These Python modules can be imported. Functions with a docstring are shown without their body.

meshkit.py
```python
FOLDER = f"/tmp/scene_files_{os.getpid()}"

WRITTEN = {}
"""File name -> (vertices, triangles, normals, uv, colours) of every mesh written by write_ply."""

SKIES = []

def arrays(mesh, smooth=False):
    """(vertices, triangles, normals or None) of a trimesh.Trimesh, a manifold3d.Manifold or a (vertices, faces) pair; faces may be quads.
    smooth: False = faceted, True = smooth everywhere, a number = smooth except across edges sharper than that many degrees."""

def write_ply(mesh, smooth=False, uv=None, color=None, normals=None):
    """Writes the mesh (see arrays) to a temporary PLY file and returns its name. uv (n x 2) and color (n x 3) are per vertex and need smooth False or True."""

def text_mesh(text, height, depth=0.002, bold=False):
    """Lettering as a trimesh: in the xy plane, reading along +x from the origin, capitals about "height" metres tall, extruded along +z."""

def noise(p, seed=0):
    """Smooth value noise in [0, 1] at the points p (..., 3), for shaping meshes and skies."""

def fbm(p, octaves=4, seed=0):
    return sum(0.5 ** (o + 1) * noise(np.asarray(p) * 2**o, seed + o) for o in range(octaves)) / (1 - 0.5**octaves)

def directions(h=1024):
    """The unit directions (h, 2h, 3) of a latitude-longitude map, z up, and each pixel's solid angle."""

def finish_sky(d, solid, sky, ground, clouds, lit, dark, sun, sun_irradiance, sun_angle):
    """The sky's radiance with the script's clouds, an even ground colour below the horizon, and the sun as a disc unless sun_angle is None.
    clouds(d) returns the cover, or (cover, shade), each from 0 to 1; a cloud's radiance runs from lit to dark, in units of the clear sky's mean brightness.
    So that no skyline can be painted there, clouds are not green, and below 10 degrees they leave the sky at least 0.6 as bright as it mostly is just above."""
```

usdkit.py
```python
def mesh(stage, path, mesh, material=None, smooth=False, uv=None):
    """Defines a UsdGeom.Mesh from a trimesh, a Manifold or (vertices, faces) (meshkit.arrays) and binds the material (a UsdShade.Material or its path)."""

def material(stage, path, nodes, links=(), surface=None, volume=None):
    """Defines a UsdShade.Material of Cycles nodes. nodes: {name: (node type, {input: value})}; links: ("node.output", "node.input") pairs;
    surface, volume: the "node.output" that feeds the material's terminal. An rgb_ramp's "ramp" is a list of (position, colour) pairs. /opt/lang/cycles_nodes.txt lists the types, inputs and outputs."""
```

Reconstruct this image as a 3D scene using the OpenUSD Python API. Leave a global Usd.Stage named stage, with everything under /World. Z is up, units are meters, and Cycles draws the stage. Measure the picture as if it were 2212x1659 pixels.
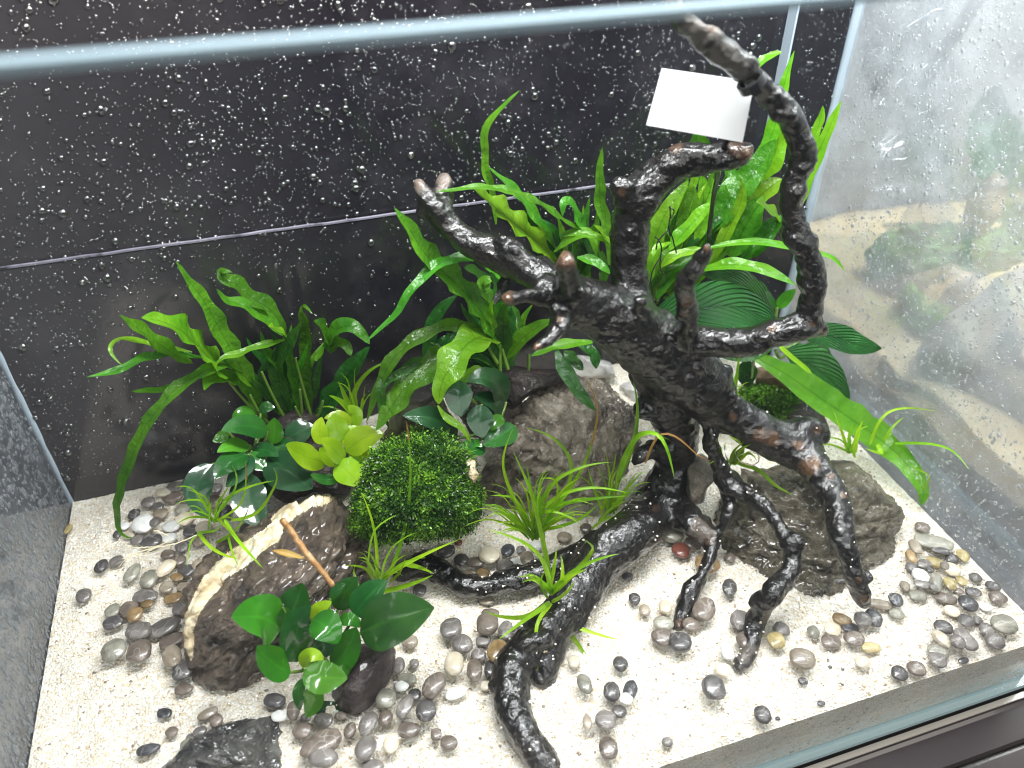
import math, random
import numpy as np, trimesh, usdkit, meshkit
from pxr import Usd, UsdGeom, UsdLux, UsdShade, Gf, Sdf, Vt
T_ = Sdf.ValueTypeNames
stage = Usd.Stage.CreateInMemory()
UsdGeom.SetStageUpAxis(stage, UsdGeom.Tokens.z); UsdGeom.SetStageMetersPerUnit(stage, 1.0)
world = UsdGeom.Xform.Define(stage, '/World'); stage.SetDefaultPrim(world.GetPrim())
UsdGeom.Scope.Define(stage, '/World/Looks')
rng = np.random.default_rng(7); random.seed(7)

# ------------------------------------------------------------------ camera (tank: x to the right, y to the back, z up, metres; z = 0 is the sand at the front glass)
W, D, H = 0.6, 0.318, 0.385
CR = np.array([[0.953353003573108, -0.3018475852744069, -0.002466949967670981], [-0.1862671657554427, -0.5818343777062837, -0.7916901539621267], [0.23753440495971906, 0.7552196979575884, -0.6109178457675638]])
CP = np.array([0.18966573490460864, -0.17912753943437443, 0.4294790938053464]); CF = 1705.585; CC = np.array([1106.0, 829.5])
cam = UsdGeom.Camera.Define(stage, '/World/camera')
m = np.eye(4); m[:3, 0] = CR[0]; m[:3, 1] = -CR[1]; m[:3, 2] = -CR[2]; m[:3, 3] = CP
cam.AddTransformOp().Set(Gf.Matrix4d(*m.T.ravel().tolist()))
cam.CreateHorizontalApertureAttr(36.0); cam.CreateVerticalApertureAttr(27.0); cam.CreateFocalLengthAttr(36.0 * CF / 2212)
cam.CreateClippingRangeAttr(Gf.Vec2f(0.01, 50)); cam.CreateFStopAttr(6.0); cam.CreateFocusDistanceAttr(0.50); cam.CreateExposureAttr(0.0)

# ------------------------------------------------------------------ light: the aquarium lamp over the tank, one over the neighbouring tank, a dim room
def rect(name, pos, w, h, inten, col, rot=(0, 0, 0)):
    l = UsdLux.RectLight.Define(stage, '/World/' + name); l.CreateWidthAttr(w); l.CreateHeightAttr(h); l.CreateIntensityAttr(inten)
    l.CreateColorAttr(Gf.Vec3f(*col)); l.AddTranslateOp().Set(Gf.Vec3d(*pos)); l.AddRotateXYZOp().Set(Gf.Vec3f(*rot))
rect('aquarium_lamp', (0.37, 0.13, 0.56), 0.54, 0.085, 54.0, (1.0, 0.985, 0.965))
rect('neighbour_lamp', (0.98, 0.27, 0.56), 0.5, 0.16, 52.0, (1.0, 0.97, 0.9))
rect('shop_ceiling_light', (0.7, -1.7, 1.35), 3.0, 0.9, 4.6, (1.0, 0.94, 0.86), (56, 0, 0))
dome = UsdLux.DomeLight.Define(stage, '/World/room_light')
dm = usdkit.material(stage, '/World/Looks/room_air', {'b': ('background_shader', {'color': (0.75, 0.85, 1.0), 'strength': 0.06})}, surface='b.background')
UsdShade.MaterialBindingAPI.Apply(dome.GetPrim()).Bind(dm)

# ------------------------------------------------------------------ helpers
VIEW = {'D': (0, 0, 1)}
for k, (ox, oy) in {'C1': (0, 0), 'C2': (900, 0), 'C3': (1560, 0), 'C4': (0, 600), 'C5': (800, 600), 'C6': (1560, 600), 'C7': (0, 1170), 'C8': (900, 1170), 'C9': (1560, 1170)}.items(): VIEW[k] = (ox * .86406, oy * .86406, .39062)
for k, (ox, oy) in {'Z1': (1000, 300), 'Z2': (1500, 500), 'Z3': (1500, 880), 'Z4': (900, 640), 'Z5': (220, 640), 'Z6': (440, 940), 'Z7': (440, 1380)}.items(): VIEW[k] = (ox * .86406, oy * .86406, .25)
def px(view, pts):
    a = np.asarray(pts, float); ox, oy, s = VIEW[view]; b = a.copy(); b[..., 0] = ox + a[..., 0] * s; b[..., 1] = oy + a[..., 1] * s
    return b
def rays(p):
    p = np.atleast_2d(p); d = np.column_stack([(p[:, 0] - CC[0]) / CF, (p[:, 1] - CC[1]) / CF, np.ones(len(p))])
    return d @ CR
def at_y(p, y):
    d = rays(p); t = (np.asarray(y) - CP[1]) / d[:, 1]; return CP + d * t[:, None]
def at_z(p, z):
    d = rays(p); t = (np.asarray(z) - CP[2]) / d[:, 2]; return CP + d * t[:, None]
def depth(P): return (np.atleast_2d(P) - CP) @ CR[2]
def project(P):
    c = (np.atleast_2d(P) - CP) @ CR.T; return CC + CF * c[:, :2] / c[:, 2:3]
def spline(P, n):
    P = np.asarray(P, float); k = len(P)
    if k == 2: t = np.linspace(0, 1, n)[:, None]; return P[0] * (1 - t) + P[1] * t
    seg = np.r_[0, np.cumsum(np.linalg.norm(np.diff(P[:, :2], axis=0), axis=1) ** .5 + 1e-9)]
    from scipy.interpolate import PchipInterpolator, CubicSpline
    return CubicSpline(seg, P, bc_type='natural')(np.linspace(0, seg[-1], n)) if k > 3 else PchipInterpolator(seg, P)(np.linspace(0, seg[-1], n))
def smooth(x): x = np.clip(x, 0, 1); return x * x * (3 - 2 * x)
def sand_z(x, y):
    x = np.asarray(x, float); y = np.asarray(y, float)
    rise = .030 * smooth((y - .15) / .14) * smooth((x - .12) / .14) * smooth((.62 - x) / .10)
    n = meshkit.fbm(np.stack([x * 22, y * 22, x * 0], -1), 3, 3) - .5
    m2 = meshkit.noise(np.stack([x * 75, y * 75, x * 0 + 3], -1), 9) - .5
    return rise + (.010 * n + .0022 * m2) * smooth(np.minimum(np.minimum(x, W - x), np.minimum(y, D - y)) / .03) * 1.0
used = {}
def uname(parent, name):
    k = (parent, name); n = used.get(k, 0); used[k] = n + 1
    return f'{parent}/{name}' if n == 0 else f'{parent}/{name}_{n:03d}'
def tag(prim, label=None, cat=None, group=None, kind=None):
    for k, v in (('label', label), ('category', cat), ('group', group), ('kind', kind)):
        if v: prim.SetCustomDataByKey(k, v)
    return prim
ORIGIN = {}
def thing(name, label, cat, loc=(0, 0, 0), group=None, kind=None):
    path = uname('/World', name); x = UsdGeom.Xform.Define(stage, path); x.AddTranslateOp().Set(Gf.Vec3d(*map(float, loc)))
    ORIGIN[path] = np.array(loc, float); tag(x.GetPrim(), label, cat, group, kind); return path
def mesh(name, mv, mat, parent='/World', label=None, cat=None, group=None, kind=None, smooth_=False, uv=None, normals=None, prim=None, attrs=None):
    path = uname(parent, name); o = ORIGIN.get(parent, np.zeros(3)); ORIGIN[path] = o
    v, f, n = meshkit.arrays(mv, smooth_)
    if normals is not None: n = normals
    g = UsdGeom.Mesh.Define(stage, path)
    g.CreatePointsAttr(Vt.Vec3fArray.FromNumpy((v - o).astype(np.float32))); g.CreateFaceVertexCountsAttr(Vt.IntArray.FromNumpy(np.full(len(f), 3, np.int32)))
    g.CreateFaceVertexIndicesAttr(Vt.IntArray.FromNumpy(f.astype(np.int32).ravel())); g.CreateSubdivisionSchemeAttr('none')
    if n is not None: g.CreateNormalsAttr(Vt.Vec3fArray.FromNumpy(np.asarray(n, np.float32))); g.SetNormalsInterpolation('vertex')
    pv = UsdGeom.PrimvarsAPI(g)
    if uv is not None: pv.CreatePrimvar('st', T_.TexCoord2fArray, 'vertex').Set(Vt.Vec2fArray.FromNumpy(np.asarray(uv, np.float32)))
    for k, a in (attrs or {}).items(): pv.CreatePrimvar(k, T_.FloatArray, 'vertex').Set(Vt.FloatArray.FromNumpy(np.asarray(a, np.float32)))
    UsdShade.MaterialBindingAPI.Apply(g.GetPrim()).Bind(mat); tag(g.GetPrim(), label, cat, group, kind); return path
def box(x0, x1, y0, y1, z0, z1):
    b = trimesh.creation.box([x1 - x0, y1 - y0, z1 - z0]); b.apply_translation([(x0 + x1) / 2, (y0 + y1) / 2, (z0 + z1) / 2]); return b
def tube(P, r, k=8):
    P = np.asarray(P, float); r = np.broadcast_to(r, len(P)); T = np.gradient(P, axis=0); T /= np.linalg.norm(T, axis=1, keepdims=True) + 1e-12
    ref = np.array([.3, .5, .81]); S = np.cross(T, ref); S /= np.linalg.norm(S, axis=1, keepdims=True) + 1e-12; B = np.cross(T, S)
    a = np.linspace(0, 2 * np.pi, k, endpoint=False)
    v = (P[:, None] + r[:, None, None] * (np.cos(a)[None, :, None] * S[:, None] + np.sin(a)[None, :, None] * B[:, None])).reshape(-1, 3)
    i = np.arange(len(P) - 1)[:, None] * k; j = np.arange(k)[None]; j2 = (j + 1) % k
    q = np.stack([i + j, i + j2, i + k + j2, i + k + j], -1).reshape(-1, 4)
    f = np.vstack([q[:, [0, 1, 2]], q[:, [0, 2, 3]]]); n = len(v); v = np.vstack([v, P[:1], P[-1:]]); e = (len(P) - 1) * k; jj = np.arange(k); f = np.vstack([f, np.stack([np.full(k, n), (jj + 1) % k, jj], 1), np.stack([np.full(k, n + 1), e + jj, e + (jj + 1) % k], 1)])
    return v, f
ICO = {s: trimesh.creation.icosphere(s) for s in range(7)}

# ------------------------------------------------------------------ materials
MAT = {}
def mk(name, nodes, links, surface='p.BSDF', volume=None):
    MAT[name] = usdkit.material(stage, '/World/Looks/' + name, nodes, links, surface=surface, volume=volume); return MAT[name]
def stone(name, cols, scale=60, rough=.35, coat=.5, bump=.5, bscale=300, veins=0, dist=.002, aniso=(1, 1, 1), spec=.5):
    n = {'g': ('geometry', {}), 'o': ('object_info', {}), 'mp': ('mapping', {'scale': aniso}), 'n': ('noise_texture', {'scale': scale, 'detail': 6, 'roughness': .62, 'distortion': .6}),
         'r': ('rgb_ramp', {'ramp': [(.3 + .4 * i / max(len(cols) - 1, 1), c) for i, c in enumerate(cols)]}),
         'b': ('noise_texture', {'scale': bscale, 'detail': 5, 'roughness': .65}), 'bu': ('bump', {'strength': bump, 'distance': dist}),
         'h': ('hsv', {}), 'hm': ('map_range', {'from_min': 0, 'from_max': 1, 'to_min': .8, 'to_max': 1.25}),
         'p': ('principled_bsdf', {'roughness': rough, 'coat_weight': coat, 'coat_roughness': .08, 'specular_ior_level': spec})}
    l = [('g.position', 'mp.vector'), ('mp.vector', 'n.vector'), ('n.fac', 'r.fac'), ('mp.vector', 'b.vector'), ('b.fac', 'bu.height'), ('bu.normal', 'p.normal'), ('o.random', 'hm.value'), ('hm.result', 'h.value')]
    if veins:
        n['v'] = ('noise_texture', {'scale': 55, 'detail': 2, 'distortion': .3}); n['va'] = ('math', {'math_type': 'subtract', 'value2': .5}); n['vb'] = ('math', {'math_type': 'absolute'}); n['vc'] = ('map_range', {'from_min': 0, 'from_max': .012, 'to_min': veins, 'to_max': 0, 'clamp': True})
        n['mx'] = ('mix_color', {'b': (.55, .52, .48)})
        l += [('mp.vector', 'v.vector'), ('v.fac', 'va.value1'), ('va.value', 'vb.value1'), ('vb.value', 'vc.value'), ('vc.result', 'mx.fac'), ('r.color', 'mx.a'), ('mx.result', 'h.color')]
    else: l.append(('r.color', 'h.color'))
    l.append(('h.color', 'p.base_color'))
    return mk(name, n, l)
def leafmat(name, dark, light, rough=.28, coat=.55, ribs=0, blister=.5, bscale=220, trans=.35, rib=(.7, .7, .7), spec=.3):
    n = {'uv': ('uvmap', {'attribute': 'st'}), 's': ('separate_xyz', {}), 'g': ('geometry', {}), 'o': ('object_info', {}),
         'n': ('noise_texture', {'scale': 45, 'detail': 4, 'roughness': .6}), 'r': ('rgb_ramp', {'ramp': [(.3, dark), (.7, light)]}),
         'm1': ('math', {'math_type': 'subtract', 'value2': .5}), 'm2': ('math', {'math_type': 'absolute'}), 'mr': ('map_range', {'from_min': .012, 'from_max': .05, 'to_min': .75, 'to_max': 0, 'clamp': True}),
         'mc': ('mix_color', {'blend_type': 'multiply', 'b': rib}),
         'h': ('hsv', {}), 'hm': ('map_range', {'to_min': .72, 'to_max': 1.3}), 'hh': ('map_range', {'to_min': .485, 'to_max': .515}), 'wn': ('white_noise_texture', {'dimensions': '1D'}),
         'b': ('noise_texture', {'scale': bscale, 'detail': 3, 'roughness': .55}), 'bu': ('bump', {'strength': min(1, blister * 1.3), 'distance': .0018}),
         'p': ('principled_bsdf', {'roughness': rough, 'coat_weight': coat, 'coat_roughness': .06, 'specular_ior_level': spec}), 't': ('translucent_bsdf', {}), 'tc': ('mix_color', {'blend_type': 'multiply', 'fac': 1.0, 'b': (1.5, 1.35, .6), 'use_clamp': False}), 'mix': ('mix_closure', {'fac': trans})}
    l = [('uv.UV', 's.vector'), ('g.position', 'n.vector'), ('n.fac', 'r.fac'), ('s.x', 'm1.value1'), ('m1.value', 'm2.value1'), ('m2.value', 'mr.value'), ('mr.result', 'mc.fac'), ('r.color', 'mc.a'), ('mc.result', 'h.color'),
         ('o.random', 'hm.value'), ('hm.result', 'h.value'), ('o.random', 'wn.w'), ('wn.value', 'hh.value'), ('hh.result', 'h.hue'), ('g.position', 'b.vector'), ('bu.normal', 'p.normal'), ('bu.normal', 'p.coat_normal'), ('h.color', 'p.base_color'), ('h.color', 'tc.a'), ('tc.result', 't.color'), ('p.BSDF', 'mix.closure1'), ('t.BSDF', 'mix.closure2')]
    if ribs:
        n |= {'k1': ('math', {'math_type': 'multiply', 'value2': -1.1}), 'k2': ('math', {'math_type': 'add'}), 'k3': ('math', {'math_type': 'multiply', 'value2': ribs * 6.2832}), 'k4': ('math', {'math_type': 'sine'}),
              'k5': ('math', {'math_type': 'multiply_add', 'value2': .5, 'value3': .5}), 'ka': ('math', {'math_type': 'add'}), 'kb': ('math', {'math_type': 'multiply', 'value2': .6})}
        l += [('m2.value', 'k1.value1'), ('k1.value', 'k2.value1'), ('s.y', 'k2.value2'), ('k2.value', 'k3.value1'), ('k3.value', 'k4.value1'), ('k4.value', 'k5.value1'), ('k5.value', 'ka.value1'), ('b.fac', 'kb.value1'), ('kb.value', 'ka.value2'), ('ka.value', 'bu.height')]
    else: l.append(('b.fac', 'bu.height'))
    return mk(name, n, l, 'mix.closure')
def plain(name, col, rough=.4, coat=0, metallic=0, **k): return mk(name, {'p': ('principled_bsdf', {'base_color': col, 'roughness': rough, 'coat_weight': coat, 'metallic': metallic, **k})}, [])
def pane(name, haze=0, tint=(.97, .99, 1.0), hazecol=(.8, .85, .92), hscale=30, grain=0):
    n = {'t': ('transparent_bsdf', {'color': tint}), 'g': ('glossy_bsdf', {'roughness': .0, 'color': (1, 1, 1)}), 'bk': ('geometry', {}), 'io': ('math', {'math_type': 'multiply_add', 'value2': 1 / 1.5 - 1.5, 'value3': 1.5}), 'f': ('fresnel', {}), 'a': ('mix_closure', {})}
    l = [('bk.backfacing', 'io.value1'), ('io.value', 'f.IOR'), ('f.fac', 'a.fac'), ('t.BSDF', 'a.closure1'), ('g.BSDF', 'a.closure2')]
    if not haze: return mk(name, n, l, 'a.closure')
    n |= {'ge': ('geometry', {}), 'no': ('noise_texture', {'scale': hscale, 'detail': 7, 'roughness': .7}), 'mr': ('map_range', {'from_min': .3, 'from_max': .75, 'to_min': haze * .35, 'to_max': haze * 1.5, 'clamp': True}), 'd': ('diffuse_bsdf', {'color': hazecol}), 'tl': ('translucent_bsdf', {'color': hazecol}), 'dd': ('mix_closure', {'fac': .5}), 'h': ('mix_closure', {})}
    src = 'a.closure'
    if grain: n['rf'] = ('refraction_bsdf', {'IOR': 1.25, 'roughness': grain}); n['ab'] = ('mix_closure', {'fac': .34}); l += [('a.closure', 'ab.closure1'), ('rf.BSDF', 'ab.closure2')]; src = 'ab.closure'
    l += [('ge.position', 'no.vector'), ('no.fac', 'mr.value'), ('mr.result', 'h.fac'), ('d.BSDF', 'dd.closure1'), ('tl.BSDF', 'dd.closure2'), (src, 'h.closure1'), ('dd.closure', 'h.closure2')]
    return mk(name, n, l, 'h.closure')
pane('clear_glass'); pane('misted_glass', .16, grain=.09); pane('misted_left_glass', .13, hscale=45)
mk('drop_water', {'g': ('glass_bsdf', {'IOR': 1.42, 'roughness': .0, 'color': (1, 1, 1)}), 'o': ('glossy_bsdf', {'roughness': .16}), 'm': ('mix_closure', {'fac': .20})}, [('g.BSDF', 'm.closure1'), ('o.BSDF', 'm.closure2')], 'm.closure')
mk('mist_drop', {'g': ('glass_bsdf', {'IOR': 1.36, 'roughness': .0}), 'd': ('diffuse_bsdf', {'color': (.8, .84, .88)}), 't': ('translucent_bsdf', {'color': (.8, .84, .88)}), 'a': ('mix_closure', {'fac': .5}), 'm': ('mix_closure', {'fac': .28})}, [('d.BSDF', 'a.closure1'), ('t.BSDF', 'a.closure2'), ('g.BSDF', 'm.closure1'), ('a.closure', 'm.closure2')], 'm.closure')
plain('glass_edge', (.26, .36, .42), .25, .3); plain('silicone', (.34, .41, .48), .35, .2); plain('cyan_edge', (.50, .70, .76), .15, .6)
# dark back film: black, with pale water stains
mk('black_film', {'g': ('geometry', {}), 'n': ('noise_texture', {'scale': 14, 'detail': 7, 'roughness': .72}), 'r': ('rgb_ramp', {'ramp': [(.30, (.008, .0076, .0098)), (.50, (.012, .0113, .0145)), (.62, (.020, .019, .023)), (.8, (.050, .047, .053))]}),
    'sx': ('separate_xyz', {}), 'hx': ('map_range', {'from_min': .02, 'from_max': .24, 'to_min': .62, 'to_max': 0, 'clamp': True}), 'hm': ('mix_color', {'b': (.062, .058, .062)}),
    'b': ('noise_texture', {'scale': 500, 'detail': 2}), 'bu': ('bump', {'strength': .06, 'distance': .001}), 'p': ('principled_bsdf', {'roughness': .10, 'specular_ior_level': .55})},
   [('g.position', 'n.vector'), ('n.fac', 'r.fac'), ('r.color', 'hm.a'), ('g.position', 'sx.vector'), ('sx.x', 'hx.value'), ('hx.result', 'hm.fac'), ('hm.result', 'p.base_color'), ('g.position', 'b.vector'), ('b.fac', 'bu.height'), ('bu.normal', 'p.normal')])
plain('grey_film', (.23, .232, .245), .4); mk('panel_edge', {'g': ('geometry', {}), 'n': ('noise_texture', {'scale': 60, 'detail': 5, 'roughness': .7}), 'r': ('rgb_ramp', {'ramp': [(.36, (.02, .02, .025)), (.46, (.13, .125, .16)), (.7, (.22, .21, .26))]}), 'p': ('principled_bsdf', {'roughness': .4})}, [('g.position', 'n.vector'), ('n.fac', 'r.fac'), ('r.color', 'p.base_color')])
plain('stand_plastic', (.055, .047, .050), .28, .3); plain('stand_light_edge', (.45, .42, .38), .3, .3); plain('black_rubber', (.012, .012, .013), .35, .3)
mk('sand', {'g': ('geometry', {}), 'v': ('voronoi_texture', {'scale': 640, 'randomness': 1}), 's': ('separate_color', {}), 'r': ('rgb_ramp', {'ramp': [(0, (.20, .17, .14)), (.010, (.45, .38, .30)), (.035, (.70, .58, .42)), (.2, (.74, .66, .53)), (.6, (.80, .755, .66)), (1, (.85, .83, .78))]}),
    'n': ('noise_texture', {'scale': 18, 'detail': 4}), 'wt': ('map_range', {'from_min': .42, 'from_max': .58, 'to_min': .05, 'to_max': .8, 'clamp': True}), 'mr': ('map_range', {'from_min': .3, 'from_max': .7, 'to_min': 1.06, 'to_max': .86}), 'h': ('hsv', {}), 'bu': ('bump', {'strength': .8, 'distance': .0012, 'invert': True}), 'p': ('principled_bsdf', {'roughness': .32, 'coat_weight': .25, 'coat_roughness': .15})},
   [('g.position', 'v.vector'), ('v.color', 's.color'), ('s.r', 'r.fac'), ('r.color', 'h.color'), ('g.position', 'n.vector'), ('n.fac', 'mr.value'), ('n.fac', 'wt.value'), ('wt.result', 'p.coat_weight'), ('mr.result', 'h.value'), ('h.color', 'p.base_color'), ('v.distance', 'bu.height'), ('bu.normal', 'p.normal')])
mk('grain', {'g': ('geometry', {}), 'v': ('voronoi_texture', {'scale': 420}), 's': ('separate_color', {}), 'r': ('rgb_ramp', {'ramp': [(0, (.16, .13, .11)), (.012, (.5, .40, .26)), (.08, (.78, .68, .52)), (.25, (.82, .77, .68)), (1, (.90, .88, .84))]}), 'p': ('principled_bsdf', {'roughness': .2, 'coat_weight': .3})}, [('g.position', 'v.vector'), ('v.color', 's.color'), ('s.r', 'r.fac'), ('r.color', 'p.base_color')])
mk('neighbour_sand_look', {'g': ('geometry', {}), 'v': ('voronoi_texture', {'scale': 700}), 'r': ('rgb_ramp', {'ramp': [(0, (.40, .29, .15)), (1, (.62, .50, .31))]}), 'p': ('principled_bsdf', {'roughness': .6})}, [('g.position', 'v.vector'), ('v.distance', 'r.fac'), ('r.color', 'p.base_color')])
# wet driftwood: almost black, brown where the bark is gone (attribute patch)
mk('wet_wood', {'g': ('geometry', {}), 'n': ('noise_texture', {'scale': 90, 'detail': 6, 'roughness': .65}), 'r': ('rgb_ramp', {'ramp': [(.3, (.004, .0035, .0035)), (.6, (.009, .0075, .007)), (.8, (.024, .016, .013))]}),
    'a': ('attribute', {'attribute': 'patch'}), 'n2': ('noise_texture', {'scale': 260, 'detail': 4}), 'r2': ('rgb_ramp', {'ramp': [(.3, (.05, .026, .015)), (.7, (.16, .088, .048))]}), 'mx': ('mix_color', {}),
    'b1': ('noise_texture', {'scale': 330, 'detail': 4, 'roughness': .5, 'distortion': .5}), 'b2': ('voronoi_texture', {'scale': 300}), 'ad': ('math', {'math_type': 'multiply_add', 'value2': .18}), 'bu': ('bump', {'strength': .55, 'distance': .0018}),
    'dr': ('attribute', {'attribute': 'dry'}), 'mx2': ('mix_color', {'b': (.16, .145, .13)}), 'ro': ('map_range', {'from_min': 0, 'from_max': 1, 'to_min': .34, 'to_max': .75}), 'cw': ('map_range', {'to_min': .9, 'to_max': 0}),
    'p': ('principled_bsdf', {'coat_roughness': .10, 'specular_ior_level': .3})},
   [('g.position', 'n.vector'), ('n.fac', 'r.fac'), ('g.position', 'n2.vector'), ('n2.fac', 'r2.fac'), ('a.fac', 'mx.fac'), ('r.color', 'mx.a'), ('r2.color', 'mx.b'), ('mx.result', 'mx2.a'), ('dr.fac', 'mx2.fac'), ('mx2.result', 'p.base_color'), ('dr.fac', 'ro.value'), ('ro.result', 'p.roughness'), ('dr.fac', 'cw.value'), ('cw.result', 'p.coat_weight'),
    ('g.position', 'b1.vector'), ('g.position', 'b2.vector'), ('b2.distance', 'ad.value1'), ('b1.fac', 'ad.value3'), ('ad.value', 'bu.height'), ('bu.normal', 'p.normal'), ('bu.normal', 'p.coat_normal')])
stone('brown_rock', [(0.024, 0.018, 0.015), (0.090, 0.066, 0.050), (0.158, 0.117, 0.084), (0.300, 0.232, 0.173)], 70, .32, .75, 1.0, 380, aniso=(1, 1, 1.6), dist=.0035)
stone('dark_rock', [(0.024, 0.025, 0.027), (0.085, 0.082, 0.076), (0.238, 0.230, 0.212)], 70, .30, .75, 1.0, 380, dist=.0035)
stone('tan_rock', [(0.037, 0.028, 0.022), (0.168, 0.139, 0.111), (0.274, 0.232, 0.184), (0.442, 0.389, 0.327)], 60, .36, .55, 1.0, 380, dist=.0035)
stone('olive_rock', [(0.025, 0.022, 0.015), (0.099, 0.083, 0.053), (0.173, 0.150, 0.104), (0.335, 0.301, 0.231)], 75, .30, .75, 1.0, 380, dist=.004)
stone('pale_rock', [(.25, .24, .23), (.45, .44, .42), (.62, .61, .58)], 40, .45, .3, .6, 260)
stone('rust_rock', [(.08, .055, .035), (.22, .15, .09), (.38, .29, .19)], 60, .5, .2, .8, 260)
stone('vein_stone', [(.36, .25, .13), (.62, .52, .34), (.78, .72, .58)], 70, .4, .4, .6, 350)
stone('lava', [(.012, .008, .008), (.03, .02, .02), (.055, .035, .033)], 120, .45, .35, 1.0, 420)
stone('neighbour_stone', [(.14, .13, .12), (.26, .25, .24), (.40, .38, .37)], 30, .6, .1, .7, 150)
PEB = {'g': [(0.092, 0.082, 0.077), (0.151, 0.136, 0.126), (0.218, 0.197, 0.181)], 'd': [(0.038, 0.034, 0.035), (0.071, 0.065, 0.064), (0.109, 0.101, 0.098)], 'b': [(0.084, 0.066, 0.053), (0.139, 0.111, 0.091), (0.210, 0.172, 0.143)], 't': [(0.185, 0.147, 0.109), (0.269, 0.223, 0.168), (0.361, 0.311, 0.252)], 'c': [(0.462, 0.386, 0.277), (0.571, 0.504, 0.386), (0.655, 0.605, 0.504)],
       'w': [(.55, .55, .53), (.70, .70, .68), (.80, .80, .78)], 'y': [(.20, .155, .06), (.36, .29, .13), (.52, .44, .25)], 'o': [(.14, .085, .035), (.25, .165, .075), (.36, .26, .14)], 'r': [(.075, .022, .014), (.13, .04, .026), (.17, .06, .04)], 'k': [(.02, .02, .024), (.042, .042, .048), (.08, .08, .085)], 'v': [(.14, .135, .105), (.235, .225, .18), (.36, .345, .285)]}
for k, c in PEB.items(): stone('pebble_' + k, c, 130, .34, .45, .3, 520, veins=.35 if k in 'gdbk' else 0, dist=.001)
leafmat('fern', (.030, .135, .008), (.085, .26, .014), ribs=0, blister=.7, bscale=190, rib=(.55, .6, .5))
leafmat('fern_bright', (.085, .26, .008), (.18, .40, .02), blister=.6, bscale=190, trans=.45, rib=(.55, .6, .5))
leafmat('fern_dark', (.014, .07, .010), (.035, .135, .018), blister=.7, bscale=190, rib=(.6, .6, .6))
leafmat('anubias', (.010, .062, .010), (.026, .12, .018), .3, .9, blister=.28, bscale=48, spec=.22, trans=.12, rib=(1.6, 1.5, 1.3))
leafmat('anubias_mid', (.030, .15, .010), (.06, .24, .018), .3, .9, blister=.28, bscale=48, spec=.22, trans=.25, rib=(1.3, 1.3, 1.2))
leafmat('anubias_dark', (.008, .038, .012), (.016, .068, .022), .35, .6, blister=.28, bscale=48, spec=.22, trans=.08, rib=(1.6, 1.5, 1.3))
leafmat('anubias_gold', (.24, .46, .012), (.40, .62, .03), .3, .4, blister=.12, bscale=120, trans=.4, rib=(.85, .85, .7))
leafmat('ribbed', (.010, .085, .012), (.028, .16, .022), .24, .6, ribs=9, blister=.9, trans=.15, rib=(.6, .6, .6))
leafmat('grass', (.17, .38, .008), (.32, .56, .025), .3, .35, blister=.1, trans=.4, rib=(.9, .9, .8))
leafmat('grass_brown', (.30, .15, .03), (.45, .28, .09), .4, .2, blister=.1, trans=.3)
leafmat('dead_leaf', (.006, .007, .004), (.02, .022, .012), .35, .5, blister=.9, trans=.05)
leafmat('moss_leaf', (.06, .19, .010), (.20, .42, .035), .4, .3, blister=.1, trans=.3)
leafmat('moss_dark', (.010, .034, .005), (.04, .11, .012), .4, .3, blister=.1, trans=.25)
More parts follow.
